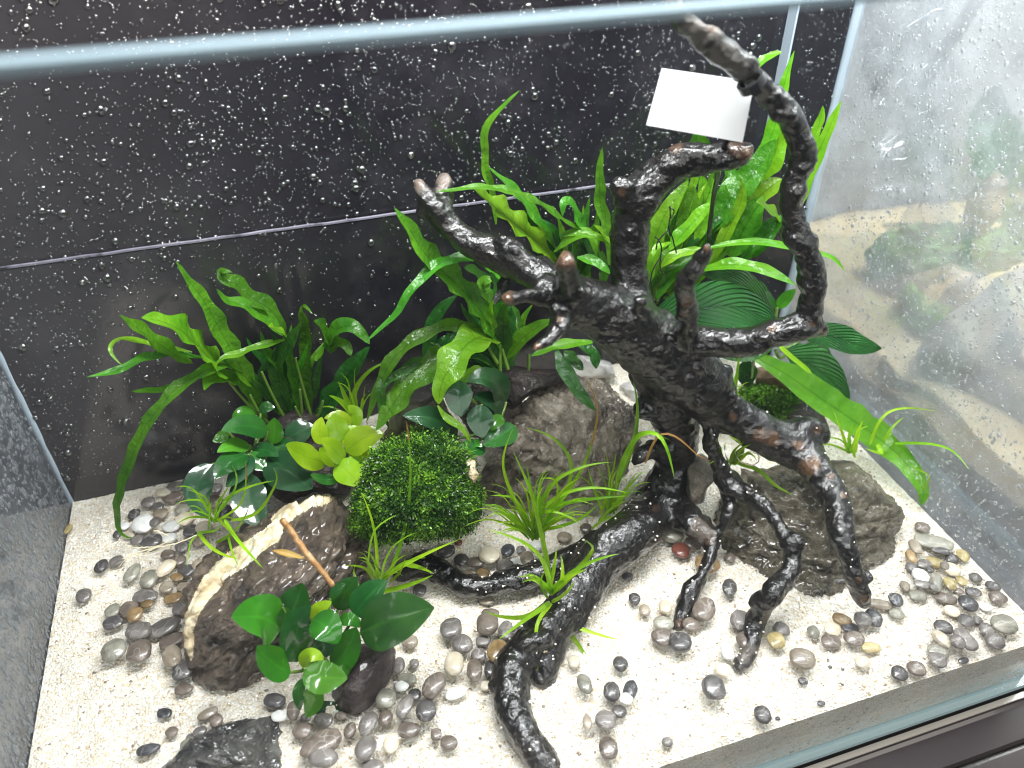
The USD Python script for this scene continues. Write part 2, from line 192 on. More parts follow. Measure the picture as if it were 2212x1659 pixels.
plain('stem_green', (.12, .22, .03), .35, .4); plain('root_pale', (.62, .55, .38), .5); plain('root_dark', (.012, .010, .009), .4, .4); stone('twig_orange', [(.22, .09, .022), (.36, .19, .07), (.52, .36, .2)], 190, .45, .3, .5, 400); plain('card_white', (.88, .89, .90), .35)
stone('far_green', [(.02, .06, .015), (.05, .15, .03), (.12, .28, .06)], 110, .5, .1, 1, 200)
plain('moss_core', (.012, .022, .006), .8)

# ------------------------------------------------------------------ setting: tank, sand, cabinet edge, neighbouring tank
ZB = -.041
tank = thing('glass_tank', 'rimless clear glass tank holding sand, driftwood and green plants', 'glass tank')
mesh('front_pane', box(-.005, W + .005, -.005, 0, ZB, H), MAT['clear_glass'], tank)
mesh('front_rim', box(-.005, W + .005, -.0052, .0002, H + .0002, H + .0022), MAT['glass_edge'], tank, 'blurred pale ground top edge of the front pane')
mesh('left_pane', box(-.005, -.0002, .0003, D - .0003, ZB, H), MAT['misted_left_glass'], tank, 'misted side pane covered in drops and streaks')
mesh('right_pane', box(W + .0002, W + .005, .0003, D - .0003, ZB, H + .15), MAT['misted_glass'], tank, 'misted clear side pane with a second tank behind it')
mesh('back_pane', box(-.005, W + .005, D + .0003, D + .006, ZB, .62), MAT['black_film'], tank, 'back pane behind a black film spotted with drops')
ZM = .1946
mesh('back_panel', box(.0005, W - .056, D - .0035, D, ZB + .01, ZM - .001), MAT['black_film'], tank, 'lower black panel with a pale top edge and water stains')
mesh('panel_edge', tube(np.stack([np.linspace(.0006, W - .0565, 120), np.full(120, D - .0032), ZM + .0006 * (meshkit.noise(np.stack([np.linspace(0, 40, 120), np.zeros(120), np.zeros(120)], -1)) - .5)], -1), .0011, 6), MAT['panel_edge'], tank, smooth_=50)
mesh('divider', box(W - .0560, W - .0545, D - .010, D - .0002, ZB + .01, .60), MAT['silicone'], tank, 'narrow upright glass strip standing in the back corner')
mesh('bottom_pane', box(-.005, W + .005, -.0052, D + .006, ZB - .0042, ZB - .0003), MAT['cyan_edge'], tank, 'blue green edge of the bottom glass')
for x, y, s in ((-.0005, D - .001, .0045), (W + .0005, D - .001, .0055)):
    zz = np.linspace(ZB + .01, .60, 160); j = meshkit.noise(np.stack([zz * 90, zz * 0 + x, zz * 0], -1), 5)
    mesh('silicone_seam', tube(np.stack([np.full(160, x), np.full(160, y), zz], -1), s * (.62 + .16 * j), 8), MAT['silicone'], tank, smooth_=60)
for x in (-.0004, W + .0004):
    yy = np.linspace(.004, D - .004, 120); mesh('silicone_seam', tube(np.stack([np.full(120, x), yy, np.full(120, ZB + .004)], -1), .003, 8), MAT['silicone'], tank, smooth_=60)
# sand bed: closed block with a modelled top
nx, ny = 301, 160; gx, gy = np.meshgrid(np.linspace(.0006, W - .0006, nx), np.linspace(.0006, D - .004, ny), indexing='ij')
gz = sand_z(gx, gy) + .0007 * (meshkit.noise(np.stack([gx * 420, gy * 420, gx * 0], -1), 12) - .5)
top = np.stack([gx, gy, gz], -1).reshape(-1, 3); I = np.arange(nx * ny).reshape(nx, ny)
q = np.stack([I[:-1, :-1], I[1:, :-1], I[1:, 1:], I[:-1, 1:]], -1).reshape(-1, 4); F = [q[:, [0, 1, 2]], q[:, [0, 2, 3]]]
ring = np.r_[I[:, 0], I[-1, 1:], I[-2::-1, -1], I[0, -2:0:-1]]; low = top[ring].copy(); low[:, 2] = ZB + .0003; n0 = len(top); k = len(ring); a = np.arange(k); b = (a + 1) % k
F += [np.stack([ring[a], n0 + a, n0 + b], 1), np.stack([ring[a], n0 + b, ring[b]], 1)]
mesh('sand', (np.vstack([top, low]), np.vstack(F)), MAT['sand'], smooth_=50, kind='structure', label='white and cream quartz sand covering the tank floor')
# cabinet edge below the tank (profile pulled along x)
prof = [(.70, ZB - .0065), (-.0105, ZB - .0065), (-.0105, ZB - .009), (-.0125, ZB - .0105), (-.030, ZB - .0125), (-.031, ZB - .018), (-.034, ZB - .018), (-.035, ZB - .0135), (-.052, ZB - .0150), (-.0535, ZB - .0165), (-.0545, ZB - .0195), (-.085, ZB - .022), (-.088, ZB - .026), (-.088, ZB - .10), (.70, ZB - .10)]
def pull(pr, x0, x1):
    from shapely.geometry import Polygon
    g = trimesh.creation.extrude_polygon(Polygon(pr).buffer(0), x1 - x0, engine='earcut'); v = g.vertices.copy(); g.vertices = np.stack([v[:, 2] + x0, v[:, 0], v[:, 1]], 1); g.fix_normals(); return g
st = thing('cabinet_edge', 'dark brown grooved plastic rim of the cabinet under the front glass', 'cabinet', (0, 0, ZB - .01))
mesh('moulding', pull(prof, -.3, 1.5), MAT['stand_plastic'], st)
mesh('light_strip', box(-.3, 1.5, -.0104, -.0070, ZB - .0064, ZB - .0050), MAT['stand_light_edge'], st)
mesh('trim_line', tube([(-.3, -.0532, ZB - .0152), (1.5, -.0532, ZB - .0152)], .0009, 8), MAT['stand_light_edge'], st)
# neighbouring tank seen through the right pane
NX = W + .078
nt = thing('neighbour_tank', 'second planted tank with tan sand seen beyond the misted right pane', 'glass tank', (NX, 0, ZB))
ND = .50
mesh('side_pane', box(NX, NX + .005, -.004, ND, ZB + .0002, H + .2), MAT['clear_glass'], nt)
mesh('bottom_edge', box(NX - .003, NX + .0055, -.004, ND, ZB - .0060, ZB - .0002), MAT['glass_edge'], nt, 'bright pale blue bottom edge of the second tank')
mesh('back_pane', box(NX - .002, NX + .9, ND + .0015, ND + .007, ZB, .62), MAT['grey_film'], nt)
mesh('seam', tube([(NX + .001, -.003, ZB + .002), (NX + .001, ND, ZB + .002)], .003, 8), MAT['glass_edge'], nt)
ux, uy = np.meshgrid(np.linspace(NX + .0055, NX + .7, 120), np.linspace(.001, ND, 60), indexing='ij'); uz = .012 + .022 * smooth((uy - .10) / .3) * smooth((ux - NX) / .05) * (1 - .4 * smooth((ux - NX - .1) / .2)) + .02 * (meshkit.fbm(np.stack([ux * 20, uy * 20, ux * 0], -1), 3) - .5)
vt = np.stack([ux, uy, uz], -1).reshape(-1, 3); J = np.arange(120 * 60).reshape(120, 60); q = np.stack([J[:-1, :-1], J[1:, :-1], J[1:, 1:], J[:-1, 1:]], -1).reshape(-1, 4); FF = [q[:, [0, 1, 2]], q[:, [0, 2, 3]]]
ring = np.r_[J[:, 0], J[-1, 1:], J[-2::-1, -1], J[0, -2:0:-1]]; lo = vt[ring].copy(); lo[:, 2] = ZB + .0004; k = len(ring); a = np.arange(k); b = (a + 1) % k; n0 = len(vt)
FF += [np.stack([ring[a], n0 + a, n0 + b], 1), np.stack([ring[a], n0 + b, ring[b]], 1)]
mesh('neighbour_sand', (np.vstack([vt, lo]), np.vstack(FF)), MAT['neighbour_sand_look'], smooth_=True, kind='structure', label='tan sand bed of the second tank')

# ------------------------------------------------------------------ rocks and mounds from outlines: the silhouette swept into a full volume
def outline_blob(view, pts, y, rd, sub=5, power=1.0, n1=(.12, 24), n2=(.05, 70), facets=0, seed=0, sq=.8, strata=0, sd=(.35, .25, .9)):
    P2 = px(view, pts); c2 = (P2.max(0) + P2.min(0)) / 2; C = at_y(c2, y)[0]; nrm = CP - C; nrm /= np.linalg.norm(nrm)
    e1 = np.cross([0, 0, 1.0], nrm); e1 /= np.linalg.norm(e1); e2 = np.cross(nrm, e1)
    d = rays(P2); t = ((C - CP) @ nrm) / (d @ nrm); Q = CP + d * t[:, None] - C; A = np.stack([Q @ e1, Q @ e2], 1)
    A2 = np.vstack([A, A[:1]]); s = np.r_[0, np.cumsum(np.linalg.norm(np.diff(A2, axis=0), axis=1))]; u = np.linspace(0, s[-1], 400)[:-1]; A = np.stack([np.interp(u, s, A2[:, 0]), np.interp(u, s, A2[:, 1])], 1)
    th = np.arctan2(A[:, 1], A[:, 0]); o = np.argsort(th); th, rr = th[o], np.hypot(*A[o].T)
    # keep the outermost radius per angle, slightly rounded
    g = np.linspace(-np.pi, np.pi, 181); R = np.array([rr[np.abs((th - a + np.pi) % (2 * np.pi) - np.pi) < .05].max(initial=0) for a in g]); R = np.where(R <= 0, np.interp(g, np.r_[th - 2 * np.pi, th, th + 2 * np.pi], np.r_[rr, rr, rr]), R)
    R = np.convolve(np.r_[R[-3:-1], R, R[1:3]], [.1, .2, .4, .2, .1], 'valid')
    V = ICO[sub].vertices; a = np.arctan2(V[:, 1], V[:, 0]); sxy = np.hypot(V[:, 0], V[:, 1]); rho = np.interp(a, g, R); sp = sxy ** sq; cz = np.sign(V[:, 2]) * np.abs(V[:, 2]) ** sq
    L = (sp ** 4 + np.abs(cz) ** 4) ** .25 if sq < 1 else 1; k = np.where(sq < 1, 1 / np.maximum((np.maximum(sp, 1e-6) ** 2 + cz ** 2) ** .5, 1e-6), 1) * 1.0
    loc = np.stack([np.cos(a) * rho * sp * k, np.sin(a) * rho * sp * k, rd * cz * k], 1)
    size = R.mean()
    P = C + loc[:, :1] * e1 + loc[:, 1:2] * e2 + loc[:, 2:] * nrm
    dirn = loc / (np.linalg.norm(loc, axis=1, keepdims=True) + 1e-9); dirw = dirn[:, :1] * e1 + dirn[:, 1:2] * e2 + dirn[:, 2:] * nrm
    if facets:
        r2 = np.random.default_rng(seed); m2 = 0
        pl = r2.normal(size=(facets, 3)); pl /= np.linalg.norm(pl, axis=1, keepdims=True); pl = pl[pl @ nrm > -.2]
        for q in pl:
            h = ((P - C) @ q); lim = h.max() * r2.uniform(.72, .9); over = np.maximum(h - lim, 0); P = P - .9 * over[:, None] * q
    f1 = meshkit.fbm(P * n1[1] + seed, 3, seed) - .5; w = np.stack([P[:, 0] * n2[1], P[:, 1] * n2[1], P[:, 2] * n2[1]], 1)
    f2 = 1 - 2 * np.abs(meshkit.fbm(w + seed, 4, seed + 5) - .5) - .75
    disp = n1[0] * size * f1 + n2[0] * size * f2
    if strata:
        sd = np.array(sd, float); sd /= np.linalg.norm(sd); w = P * 36 + (P @ sd * 95)[:, None] * sd; r1 = np.abs(meshkit.fbm(w, 4, seed + 9) - .5); disp = disp + strata * size * (np.minimum(r1 * 5, 1) - .7 + .8 * (meshkit.fbm(w * 2.1 + 9, 3, seed + 2) - .5))
    return P + dirw * disp[:, None], ICO[sub].faces
def rock(name, label, view, pts, y, rd, mat, cat='rock', **k):
    return mesh(name, outline_blob(view, pts, y, rd, **k), MAT[mat], label=label, cat=cat, smooth_=38)
R1o = [(1050, 850), (1020, 1000), (1060, 1130), (1190, 1280), (1270, 1345), (1380, 1290), (1560, 1170), (1700, 1150), (1900, 1000), (2060, 700), (2080, 550), (1990, 300), (1880, 120), (1760, 110), (1600, 190), (1490, 270), (1300, 350), (1140, 480), (1060, 620), (1000, 760)]
v, f = outline_blob('C7', R1o, .168, .052, n1=(.12, 34), n2=(.10, 85), facets=14, seed=4, strata=.09, sub=6, sd=(-.55, .35, .75))
vein = px('C7', [(1800, 150), (1680, 190), (1580, 260), (1500, 360), (1380, 450), (1260, 550), (1150, 660), (1075, 780), (1045, 880), (1050, 1000), (1060, 1060)]); vw = np.array([34, 40, 36, 36, 44, 42, 36, 28, 24, 18, 6]) * .7
vl = spline(np.column_stack([vein, vw]), 160); pp = project(v)
dd = np.linalg.norm(pp[:, None, :] - vl[None, :, :2], axis=2); kk = dd.argmin(1); vm = dd.min(1) - vl[kk, 2] * (.40 + .65 * meshkit.fbm(v * 110, 3, 8))
nr = trimesh.Trimesh(v, f, process=False).vertex_normals; facing = ((CP - v) * nr).sum(1) > 0
on = (vm < 0) & facing; vv = v + nr * (np.where(on, .0009 * np.clip(-vm / 8, 0, 1), 0))[:, None]; fm = on[f].sum(1) >= 2
nv = trimesh.Trimesh(vv, f, process=False).vertex_normals
rv = thing('veined_rock', 'wet dark brown boulder crossed by a broad cream vein, lying front left', 'rock', tuple(v.mean(0)))
for nm_, ff, mt_, lb_ in (('stone_body', f[~fm], 'brown_rock', None), ('cream_vein', f[fm], 'vein_stone', 'broad cream and rusty mineral vein')):
    uq, inv = np.unique(ff, return_inverse=True); mesh(nm_, (vv[uq], inv.reshape(-1, 3)), MAT[mt_], rv, lb_, normals=nv[uq])
rock('dark_rock', 'dark grey wet rock cut off by the bottom edge of the photo', 'C7', [(880, 1680), (980, 1590), (1060, 1450), (1180, 1410), (1300, 1385), (1430, 1345), (1550, 1395), (1640, 1500), (1665, 1660), (1550, 1790), (1000, 1790)], .085, .035, 'dark_rock', n1=(.18, 45), n2=(.20, 95), facets=7, seed=11, strata=.12, sub=6)
rock('layered_rock', 'tall tan grey layered rock leaning against the driftwood foot in the middle', 'C5', [(1040, 940), (1150, 880), (1250, 800), (1400, 740), (1500, 710), (1630, 760), (1710, 870), (1750, 1000), (1745, 1150), (1700, 1260), (1550, 1420), (1300, 1500), (1050, 1575), (890, 1550), (870, 1400), (950, 1250), (1070, 1100), (1050, 1020)], .222, .042, 'tan_rock', n1=(.14, 34), n2=(.16, 75), facets=10, seed=23, strata=.12, sub=6, sd=(.85, .35, -.35))
rock('olive_boulder', 'largest olive grey boulder, under the lower right driftwood arm', 'C9', [(420, 200), (500, 70), (620, 0), (900, -50), (1150, -105), (1400, -110), (1570, -10), (1610, 180), (1570, 330), (1575, 560), (1400, 690), (1280, 770), (1180, 850), (1000, 890), (850, 840), (700, 770), (640, 620), (560, 500), (480, 420), (410, 270)], .115, .040, 'olive_rock', n1=(.12, 30), n2=(.15, 85), facets=22, seed=33, strata=.045, sub=6, sd=(.2, .5, .8))
rock('tan_slab', 'smooth tan grey slab wedged between the driftwood foot and the olive boulder', 'Z3', [(735, 950), (870, 870), (1000, 960), (1040, 1060), (930, 1180), (880, 1330), (800, 1350), (720, 1230), (715, 1080)], .165, .022, 'tan_rock', n1=(.10, 40), n2=(.05, 90), facets=6, seed=41, sub=4)
rock('grey_rock', 'grey rock half hidden behind the moss mound and fern leaves', 'C5', [(330, 1110), (380, 1040), (540, 1000), (560, 900), (690, 840), (740, 900), (690, 1010), (620, 1090), (480, 1140)], .255, .025, 'tan_rock', n1=(.12, 40), n2=(.08, 90), facets=8, seed=44, sub=4)
rock('white_stone', 'white stone glimpsed behind the layered rock under the driftwood trunk', 'Z4', [(1800, 940), (1870, 860), (1980, 870), (2100, 900), (2230, 950), (2230, 1040), (2000, 1060), (1830, 1040)], .300, .02, 'pale_rock', n1=(.1, 40), n2=(.05, 90), facets=6, seed=45, sub=4)
rock('chalky_stone', 'chalky white stone between the layered rock and the driftwood trunk', 'Z3', [(170, 290), (260, 250), (340, 300), (410, 430), (380, 490), (290, 480), (230, 380)], .275, .016, 'pale_rock', n1=(.1, 40), n2=(.05, 90), facets=6, seed=46, sub=4)
rock('rusty_rock', 'rusty brown pitted rock behind the long bright fern leaf', 'C6', [(720, 720), (760, 690), (840, 720), (930, 800), (960, 850), (880, 850), (760, 840), (725, 790)], .245, .02, 'rust_rock', n1=(.1, 40), n2=(.08, 90), facets=6, seed=47, sub=4)
rock('lava_plug', 'dark purple brown porous stone carrying the front round leaf plant', 'Z7', [(1300, 1290), (1480, 1000), (1580, 800), (1780, 770), (1890, 830), (1880, 1000), (1840, 1120), (1750, 1260), (1620, 1380), (1530, 1410), (1400, 1370)], .100, .024, 'lava', n1=(.08, 40), n2=(.09, 110), facets=5, seed=51)
rock('fern_root_clump', 'black brown root clump holding the middle fern above the layered rock', 'Z4', [(1240, 1330), (1210, 1170), (1180, 1000), (1350, 960), (1600, 990), (1790, 990), (1780, 1070), (1560, 1150), (1420, 1230), (1330, 1310)], .248, .022, 'lava', cat='root clump', n1=(.12, 40), n2=(.2, 110), seed=52)
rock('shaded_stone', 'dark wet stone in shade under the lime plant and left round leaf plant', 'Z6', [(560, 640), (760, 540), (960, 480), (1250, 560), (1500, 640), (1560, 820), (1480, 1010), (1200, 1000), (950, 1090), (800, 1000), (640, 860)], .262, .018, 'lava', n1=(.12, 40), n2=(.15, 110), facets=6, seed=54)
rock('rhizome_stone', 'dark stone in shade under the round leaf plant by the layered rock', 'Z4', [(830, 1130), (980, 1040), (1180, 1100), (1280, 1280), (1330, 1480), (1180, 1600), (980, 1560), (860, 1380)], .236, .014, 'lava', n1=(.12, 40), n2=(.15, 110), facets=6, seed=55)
rock('left_root_clump', 'brown fibrous root clump under the left fern', 'Z5', [(1560, 1480), (1640, 1380), (1760, 1330), (1900, 1330), (2000, 1400), (1960, 1500), (1750, 1560), (1620, 1560)], .288, .016, 'lava', cat='root clump', n1=(.2, 50), n2=(.25, 120), seed=53, sub=4)

# ------------------------------------------------------------------ driftwood: one blended surface from tapered limbs, cut into its limbs
# node: x, y, radius (pixels of the 2212 wide photo), depth in the tank (metres from the front glass) or ('z', height)
LIMBS = [
 ('trunk', [(1232, 640, 42, .170), (1290, 668, 54, .172), (1365, 715, 64, .173), (1430, 770, 68, .172), (1490, 812, 62, .168), (1530, 845, 54, .164)]),
 ('trunk', [(1425, 780, 58, .178), (1440, 850, 50, .180), (1458, 910, 42, .180), (1466, 960, 37, .180), (1455, 1010, 36, .178), (1435, 1060, 42, .174), (1410, 1105, 47, .168)]),
 ('branch', [(1510, 835, 55, .166), (1565, 885, 45, .160), (1625, 925, 42, .150), (1690, 958, 42, .140), (1742, 990, 34, .126), (1782, 1045, 31, .106), (1806, 1092, 29, .090), (1817, 1150, 23, .073), (1840, 1220, 20, .058), (1866, 1298, 17, .046)]),
 ('stub', [(1700, 950, 30, .142), (1735, 925, 18, .140), (1768, 928, 15, .138), (1780, 945, 11, .137)]),
 ('stub', [(1735, 955, 16, .133), (1758, 965, 9, .130), (1781, 988, 4, .127)]),
 ('branch', [(1250, 640, 38, .186), (1180, 602, 34, .200), (1110, 566, 34, .212), (1030, 530, 29, .224), (965, 485, 25, .233), (925, 432, 19, .240), (903, 396, 10, .244)]),
 ('stub', [(950, 462, 22, .236), (958, 420, 17, .246), (962, 386, 13, .250)]),
 ('stub', [(1250, 660, 40, .168), (1232, 620, 27, .158), (1222, 566, 20, .146)]),
 ('stub', [(1240, 645, 22, .172), (1190, 640, 18, .164), (1140, 641, 13, .158), (1096, 645, 9, .152)]),
 ('stub', [(1245, 670, 26, .166), (1213, 685, 15, .154), (1207, 706, 17, .148), (1184, 733, 13, .142), (1156, 753, 9, .138)]),
 ('branch', [(1372, 690, 48, .178), (1363, 630, 40, .188), (1360, 560, 38, .193), (1364, 490, 39, .197), (1380, 430, 40, .199), (1412, 385, 37, .199), (1460, 352, 32, .196), (1525, 343, 29, .190), (1585, 338, 25, .183), (1612, 328, 17, .179)]),
 ('stub', [(1362, 440, 24, .196), (1340, 410, 15, .194), (1336, 395, 9, .193)]),
 ('branch', [(1450, 745, 36, .168), (1505, 735, 29, .160), (1565, 742, 27, .151), (1640, 730, 26, .145), (1700, 712, 27, .140), (1746, 680, 25, .139), (1757, 625, 26, .141), (1746, 560, 25, .145), (1726, 500, 22, .150), (1708, 440, 22, .154), (1716, 390, 23, .157), (1733, 348, 23, .158), (1728, 300, 22, .159), (1700, 240, 22, .161), (1650, 193, 21, .163), (1602, 150, 20, .164), (1562, 112, 22, .164), (1515, 88, 18, .164), (1477, 45, 16, .164), (1455, 0, 15, .163), (1448, -70, 14, .162)]),
 ('stub', [(1558, 112, 16, .164), (1545, 88, 9, .162), (1537, 62, 6, .160)]),
 ('stub', [(1745, 700, 18, .138), (1768, 708, 11, .137), (1781, 720, 4, .137)]),
 ('stub', [(1475, 735, 26, .160), (1486, 690, 17, .150), (1480, 640, 18, .144), (1483, 605, 18, .140), (1506, 575, 12, .137), (1527, 537, 10, .134)]),
 ('root', [(1410, 1105, 47, .168), (1355, 1160, 46, ('z', .030)), (1300, 1203, 46, ('z', .024)), (1258, 1260, 44, ('z', .019)), (1218, 1320, 41, ('z', .016)), (1165, 1375, 38, ('z', .014)), (1118, 1420, 33, ('z', .013)), (1103, 1480, 32, ('z', .012)), (1110, 1540, 31, ('z', .011)), (1142, 1600, 30, ('z', .010)), (1185, 1655, 29, ('z', .008))]),
 ('root', [(1200, 1370, 30, ('z', .012)), (1185, 1420, 26, ('z', .007)), (1170, 1468, 20, ('z', .003))]),
 ('root', [(1300, 1190, 34, ('z', .022)), (1230, 1208, 24, ('z', .016)), (1168, 1236, 23, ('z', .013)), (1098, 1258, 22, ('z', .011)), (1040, 1270, 22, ('z', .010)), (992, 1260, 22, ('z', .010)), (946, 1232, 22, ('z', .011)), (905, 1222, 24, ('z', .010)), (868, 1238, 20, ('z', .006))]),
 ('root', [(1420, 1085, 36, .166), (1465, 1105, 30, .152), (1508, 1140, 25, ('z', .026)), (1535, 1170, 16, ('z', .024)), (1533, 1202, 11, ('z', .021)), (1518, 1240, 12, ('z', .017)), (1494, 1277, 16, ('z', .012)), (1480, 1312, 17, ('z', .007)), (1468, 1350, 13, ('z', .003))]),
 ('root', [(1500, 870, 24, .165), (1530, 905, 17, .158), (1538, 960, 16, .150), (1556, 1008, 17, .144), (1576, 1042, 17, .139), (1600, 1056, 14, .130), (1648, 1094, 13, .112), (1683, 1135, 13, .096), (1706, 1178, 13, .083), (1711, 1222, 15, .073), (1690, 1258, 18, .066), (1654, 1300, 21, .061), (1637, 1335, 19, ('z', .014)), (1628, 1365, 16, ('z', .010)), (1616, 1410, 15, ('z', .006)), (1594, 1442, 12, ('z', .003))]),
 ('stub', [(1708, 1175, 10, .083), (1722, 1172, 6, .081), (1733, 1171, 3, .080)]),
 ('root', [(1570, 1035, 13, .139), (1573, 1075, 10, .134), (1576, 1107, 11, .124), (1560, 1136, 10, ('z', .032)), (1538, 1172, 10, ('z', .024))]),
 ('root', [(1440, 900, 28, .176), (1402, 884, 21, .172), (1382, 890, 13, .170)]), ('root', [(1440, 985, 24, .174), (1400, 975, 15, .168), (1372, 998, 9, .164)]),
 ('stub', [(1395, 700, 22, .168), (1385, 672, 12, .160), (1378, 655, 7, .157)]), ('stub', [(1120, 556, 20, .212), (1105, 540, 16, .212), (1098, 530, 9, .212)]), ('stub', [(1215, 640, 24, .176), (1180, 618, 14, .17), (1165, 612, 6, .166)]),
]
PATCH = [(905, 398, 14, .9), (960, 388, 18, .8), (1222, 562, 24, .8), (1094, 645, 14, .9), (1210, 690, 9, .7), (1157, 752, 10, .9), (1612, 330, 18, .7), (1590, 318, 16, .5), (1460, 318, 14, .6), (1345, 415, 9, .6), (1640, 940, 16, .9), (1665, 946, 17, .9), (1583, 900, 9, .9), (1745, 1008, 17, .95), (1758, 1002, 14, .9), (1724, 962, 11, .9), (1766, 930, 9, .8), (1795, 1030, 7, .8), (1822, 1070, 7, .8), (1866, 1296, 10, .9), (1855, 1255, 8, .6), (1485, 655, 14, .6), (1480, 680, 10, .5), (1527, 537, 7, .8), (1668, 711, 9, .9), (1755, 700, 7, .6), (1416, 1100, 8, .5), (1468, 1348, 10, .8), (1515, 1140, 22, .45), (1525, 1160, 16, .45), (1537, 62, 8, .7), (1781, 720, 6, .8), (1445, 12, 30, .25), (1612, 1410, 14, .4), (1790, 1350, 1, .1)]
DRY = [(1455, 0, 60, .6), (1500, 70, 45, .45), (1560, 115, 30, .3), (1600, 150, 22, .3), (905, 400, 20, .5), (960, 388, 20, .5), (1515, 1145, 22, .5), (1608, 1410, 22, .5), (1640, 205, 18, .5)]
def build_wood():
    h = .00125; chains = []
    for nm, nodes in LIMBS:
        P, Rr = [], []
        for x, y, r, d in nodes:
            p = at_z((x, y), d[1])[0] if isinstance(d, tuple) else at_y((x, y), d)[0]; r = r * (1.03 if nm == 'trunk' or (nm == 'root' and r > 28) else .92) - .6
            P.append(p); Rr.append(r * depth(p)[0] / CF)
        P = np.array(P); Q = spline(np.column_stack([P, Rr]), max(8, 6 * len(P))) if len(P) > 2 else np.column_stack([P, Rr]); chains.append(Q)
    allq = np.vstack(chains); lo = (allq[:, :3] - allq[:, 3:]).min(0) - .012; hi = (allq[:, :3] + allq[:, 3:]).max(0) + .012; lo[2] = max(lo[2], -.02)
    n = np.ceil((hi - lo) / h).astype(int) + 1; Fd = np.full(n, .05, np.float32); Bd = np.full(n, 9., np.float32); Id = np.full(n, -1, np.int8)
    for ci, Q in enumerate(chains):
        for a, b in zip(Q[:-1], Q[1:]):
            l = np.minimum(a[:3] - a[3], b[:3] - b[3]) - .014; u = np.maximum(a[:3] + a[3], b[:3] + b[3]) + .014
            i0 = np.maximum(((l - lo) / h).astype(int), 0); i1 = np.minimum(((u - lo) / h).astype(int) + 2, n)
            if (i1 <= i0).any(): continue
            sl = tuple(slice(p, q_) for p, q_ in zip(i0, i1)); X = [lo[k] + h * np.arange(i0[k], i1[k]) for k in range(3)]
            px_, py_, pz_ = (X[0][:, None, None] - a[0]), (X[1][None, :, None] - a[1]), (X[2][None, None, :] - a[2]); d = b[:3] - a[:3]; L2 = d @ d + 1e-12
            t = np.clip((px_ * d[0] + py_ * d[1] + pz_ * d[2]) / L2, 0, 1); ds = np.sqrt((px_ - t * d[0]) ** 2 + (py_ - t * d[1]) ** 2 + (pz_ - t * d[2]) ** 2) - (a[3] + t * (b[3] - a[3]))
            ds = ds.astype(np.float32); bd = Bd[sl]; w = ds < bd; bd[w] = ds[w]; Id[sl][w] = ci
            cur = Fd[sl]; same = .0005 if False else .007; hh = np.maximum(same - np.abs(cur - ds), 0) / same; Fd[sl] = np.minimum(cur, ds) - hh * hh * same * .25 * (.25 if True else 1)
    # second pass blend: soften the joints a little, then roughen the skin
    band = np.argwhere(np.abs(Fd) < .009); Pb = lo + band * h
    nz = .0042 * (meshkit.fbm(Pb * 62, 3, 2) - .5) + .0029 * (meshkit.fbm(Pb * 180, 3, 6) - .5) + .0016 * (np.abs(meshkit.noise(Pb * 330, 8) - .5) - .25); kn = meshkit.noise(Pb * 75, 17); nz -= .004 * np.clip(kn - .72, 0, 1) / .28
    Fd[tuple(band.T)] += nz.astype(np.float32)
    # surface nets
    S = Fd < 0; c = [slice(0, -1), slice(1, None)]
    corners = [(i, j, k) for i in (0, 1) for j in (0, 1) for k in (0, 1)]
    cnt = sum(S[c[i], c[j], c[k]].astype(np.int8) for i, j, k in corners); act = np.argwhere((cnt > 0) & (cnt < 8)); vid = np.full(cnt.shape, -1, np.int32); vid[tuple(act.T)] = np.arange(len(act))
    val = {cc: Fd[tuple((act + cc).T)] for cc in corners}; acc = np.zeros((len(act), 3)); num = np.zeros(len(act))
    for c0 in corners:
        for ax in range(3):
            if c0[ax] == 0:
                c1 = tuple(1 if k == ax else c0[k] for k in range(3)); v0, v1 = val[c0], val[c1]; x = (v0 < 0) != (v1 < 0); t = np.where(x, v0 / np.where(x, v0 - v1, 1), 0)
                p = np.tile(np.array(c0, float), (len(act), 1)); p[:, ax] += t; acc += p * x[:, None]; num += x
    V = lo + (act + acc / num[:, None]) * h; Fq = []
    for ax in range(3):
        o1, o2 = [(1, 2), (2, 0), (0, 1)][ax]; s0 = [slice(None)] * 3; s1 = [slice(None)] * 3; s0[ax] = slice(0, -1); s1[ax] = slice(1, None)
        e = np.argwhere(S[tuple(s0)] != S[tuple(s1)]); e = e[(e[:, o1] > 0) & (e[:, o2] > 0) & (e[:, o1] < n[o1] - 1) & (e[:, o2] < n[o2] - 1)]
        flip = S[tuple(s0)][tuple(e.T)]; def_ = lambda a, b: vid[tuple((e - np.eye(3, dtype=int)[o1] * a - np.eye(3, dtype=int)[o2] * b).T)]
        q = np.stack([def_(1, 1), def_(0, 1), def_(0, 0), def_(1, 0)], 1); q[~flip] = q[~flip][:, ::-1]; Fq.append(q)
    q = np.vstack(Fq); q = q[(q >= 0).all(1)]; f = np.vstack([q[:, [0, 1, 2]], q[:, [0, 2, 3]]])
    vi = Id[tuple(act.T)]
    return V, f, vi, chains
V, F, VI, CH = build_wood()
VN = trimesh.Trimesh(V, F, process=False).vertex_normals; pp = project(V); fr = depth(V)
def spots(lst):
    out = np.zeros(len(V))
    for x, y, r, s in lst: out = np.maximum(out, s * smooth(2.0 * (1.25 - np.hypot(pp[:, 0] - x, pp[:, 1] - y) / r + .9 * (meshkit.noise(V * 220, 21) - .5))))
    return out
patch, dry = spots(PATCH), spots(DRY)
wood = thing('driftwood', 'branching wet black driftwood root standing in the middle of the tank', 'driftwood', tuple(at_z((1300, 1203), 0)[0]))
fi = VI[F[:, 0]]; keep_trunk = [i for i, l in enumerate(LIMBS) if l[0] == 'trunk']
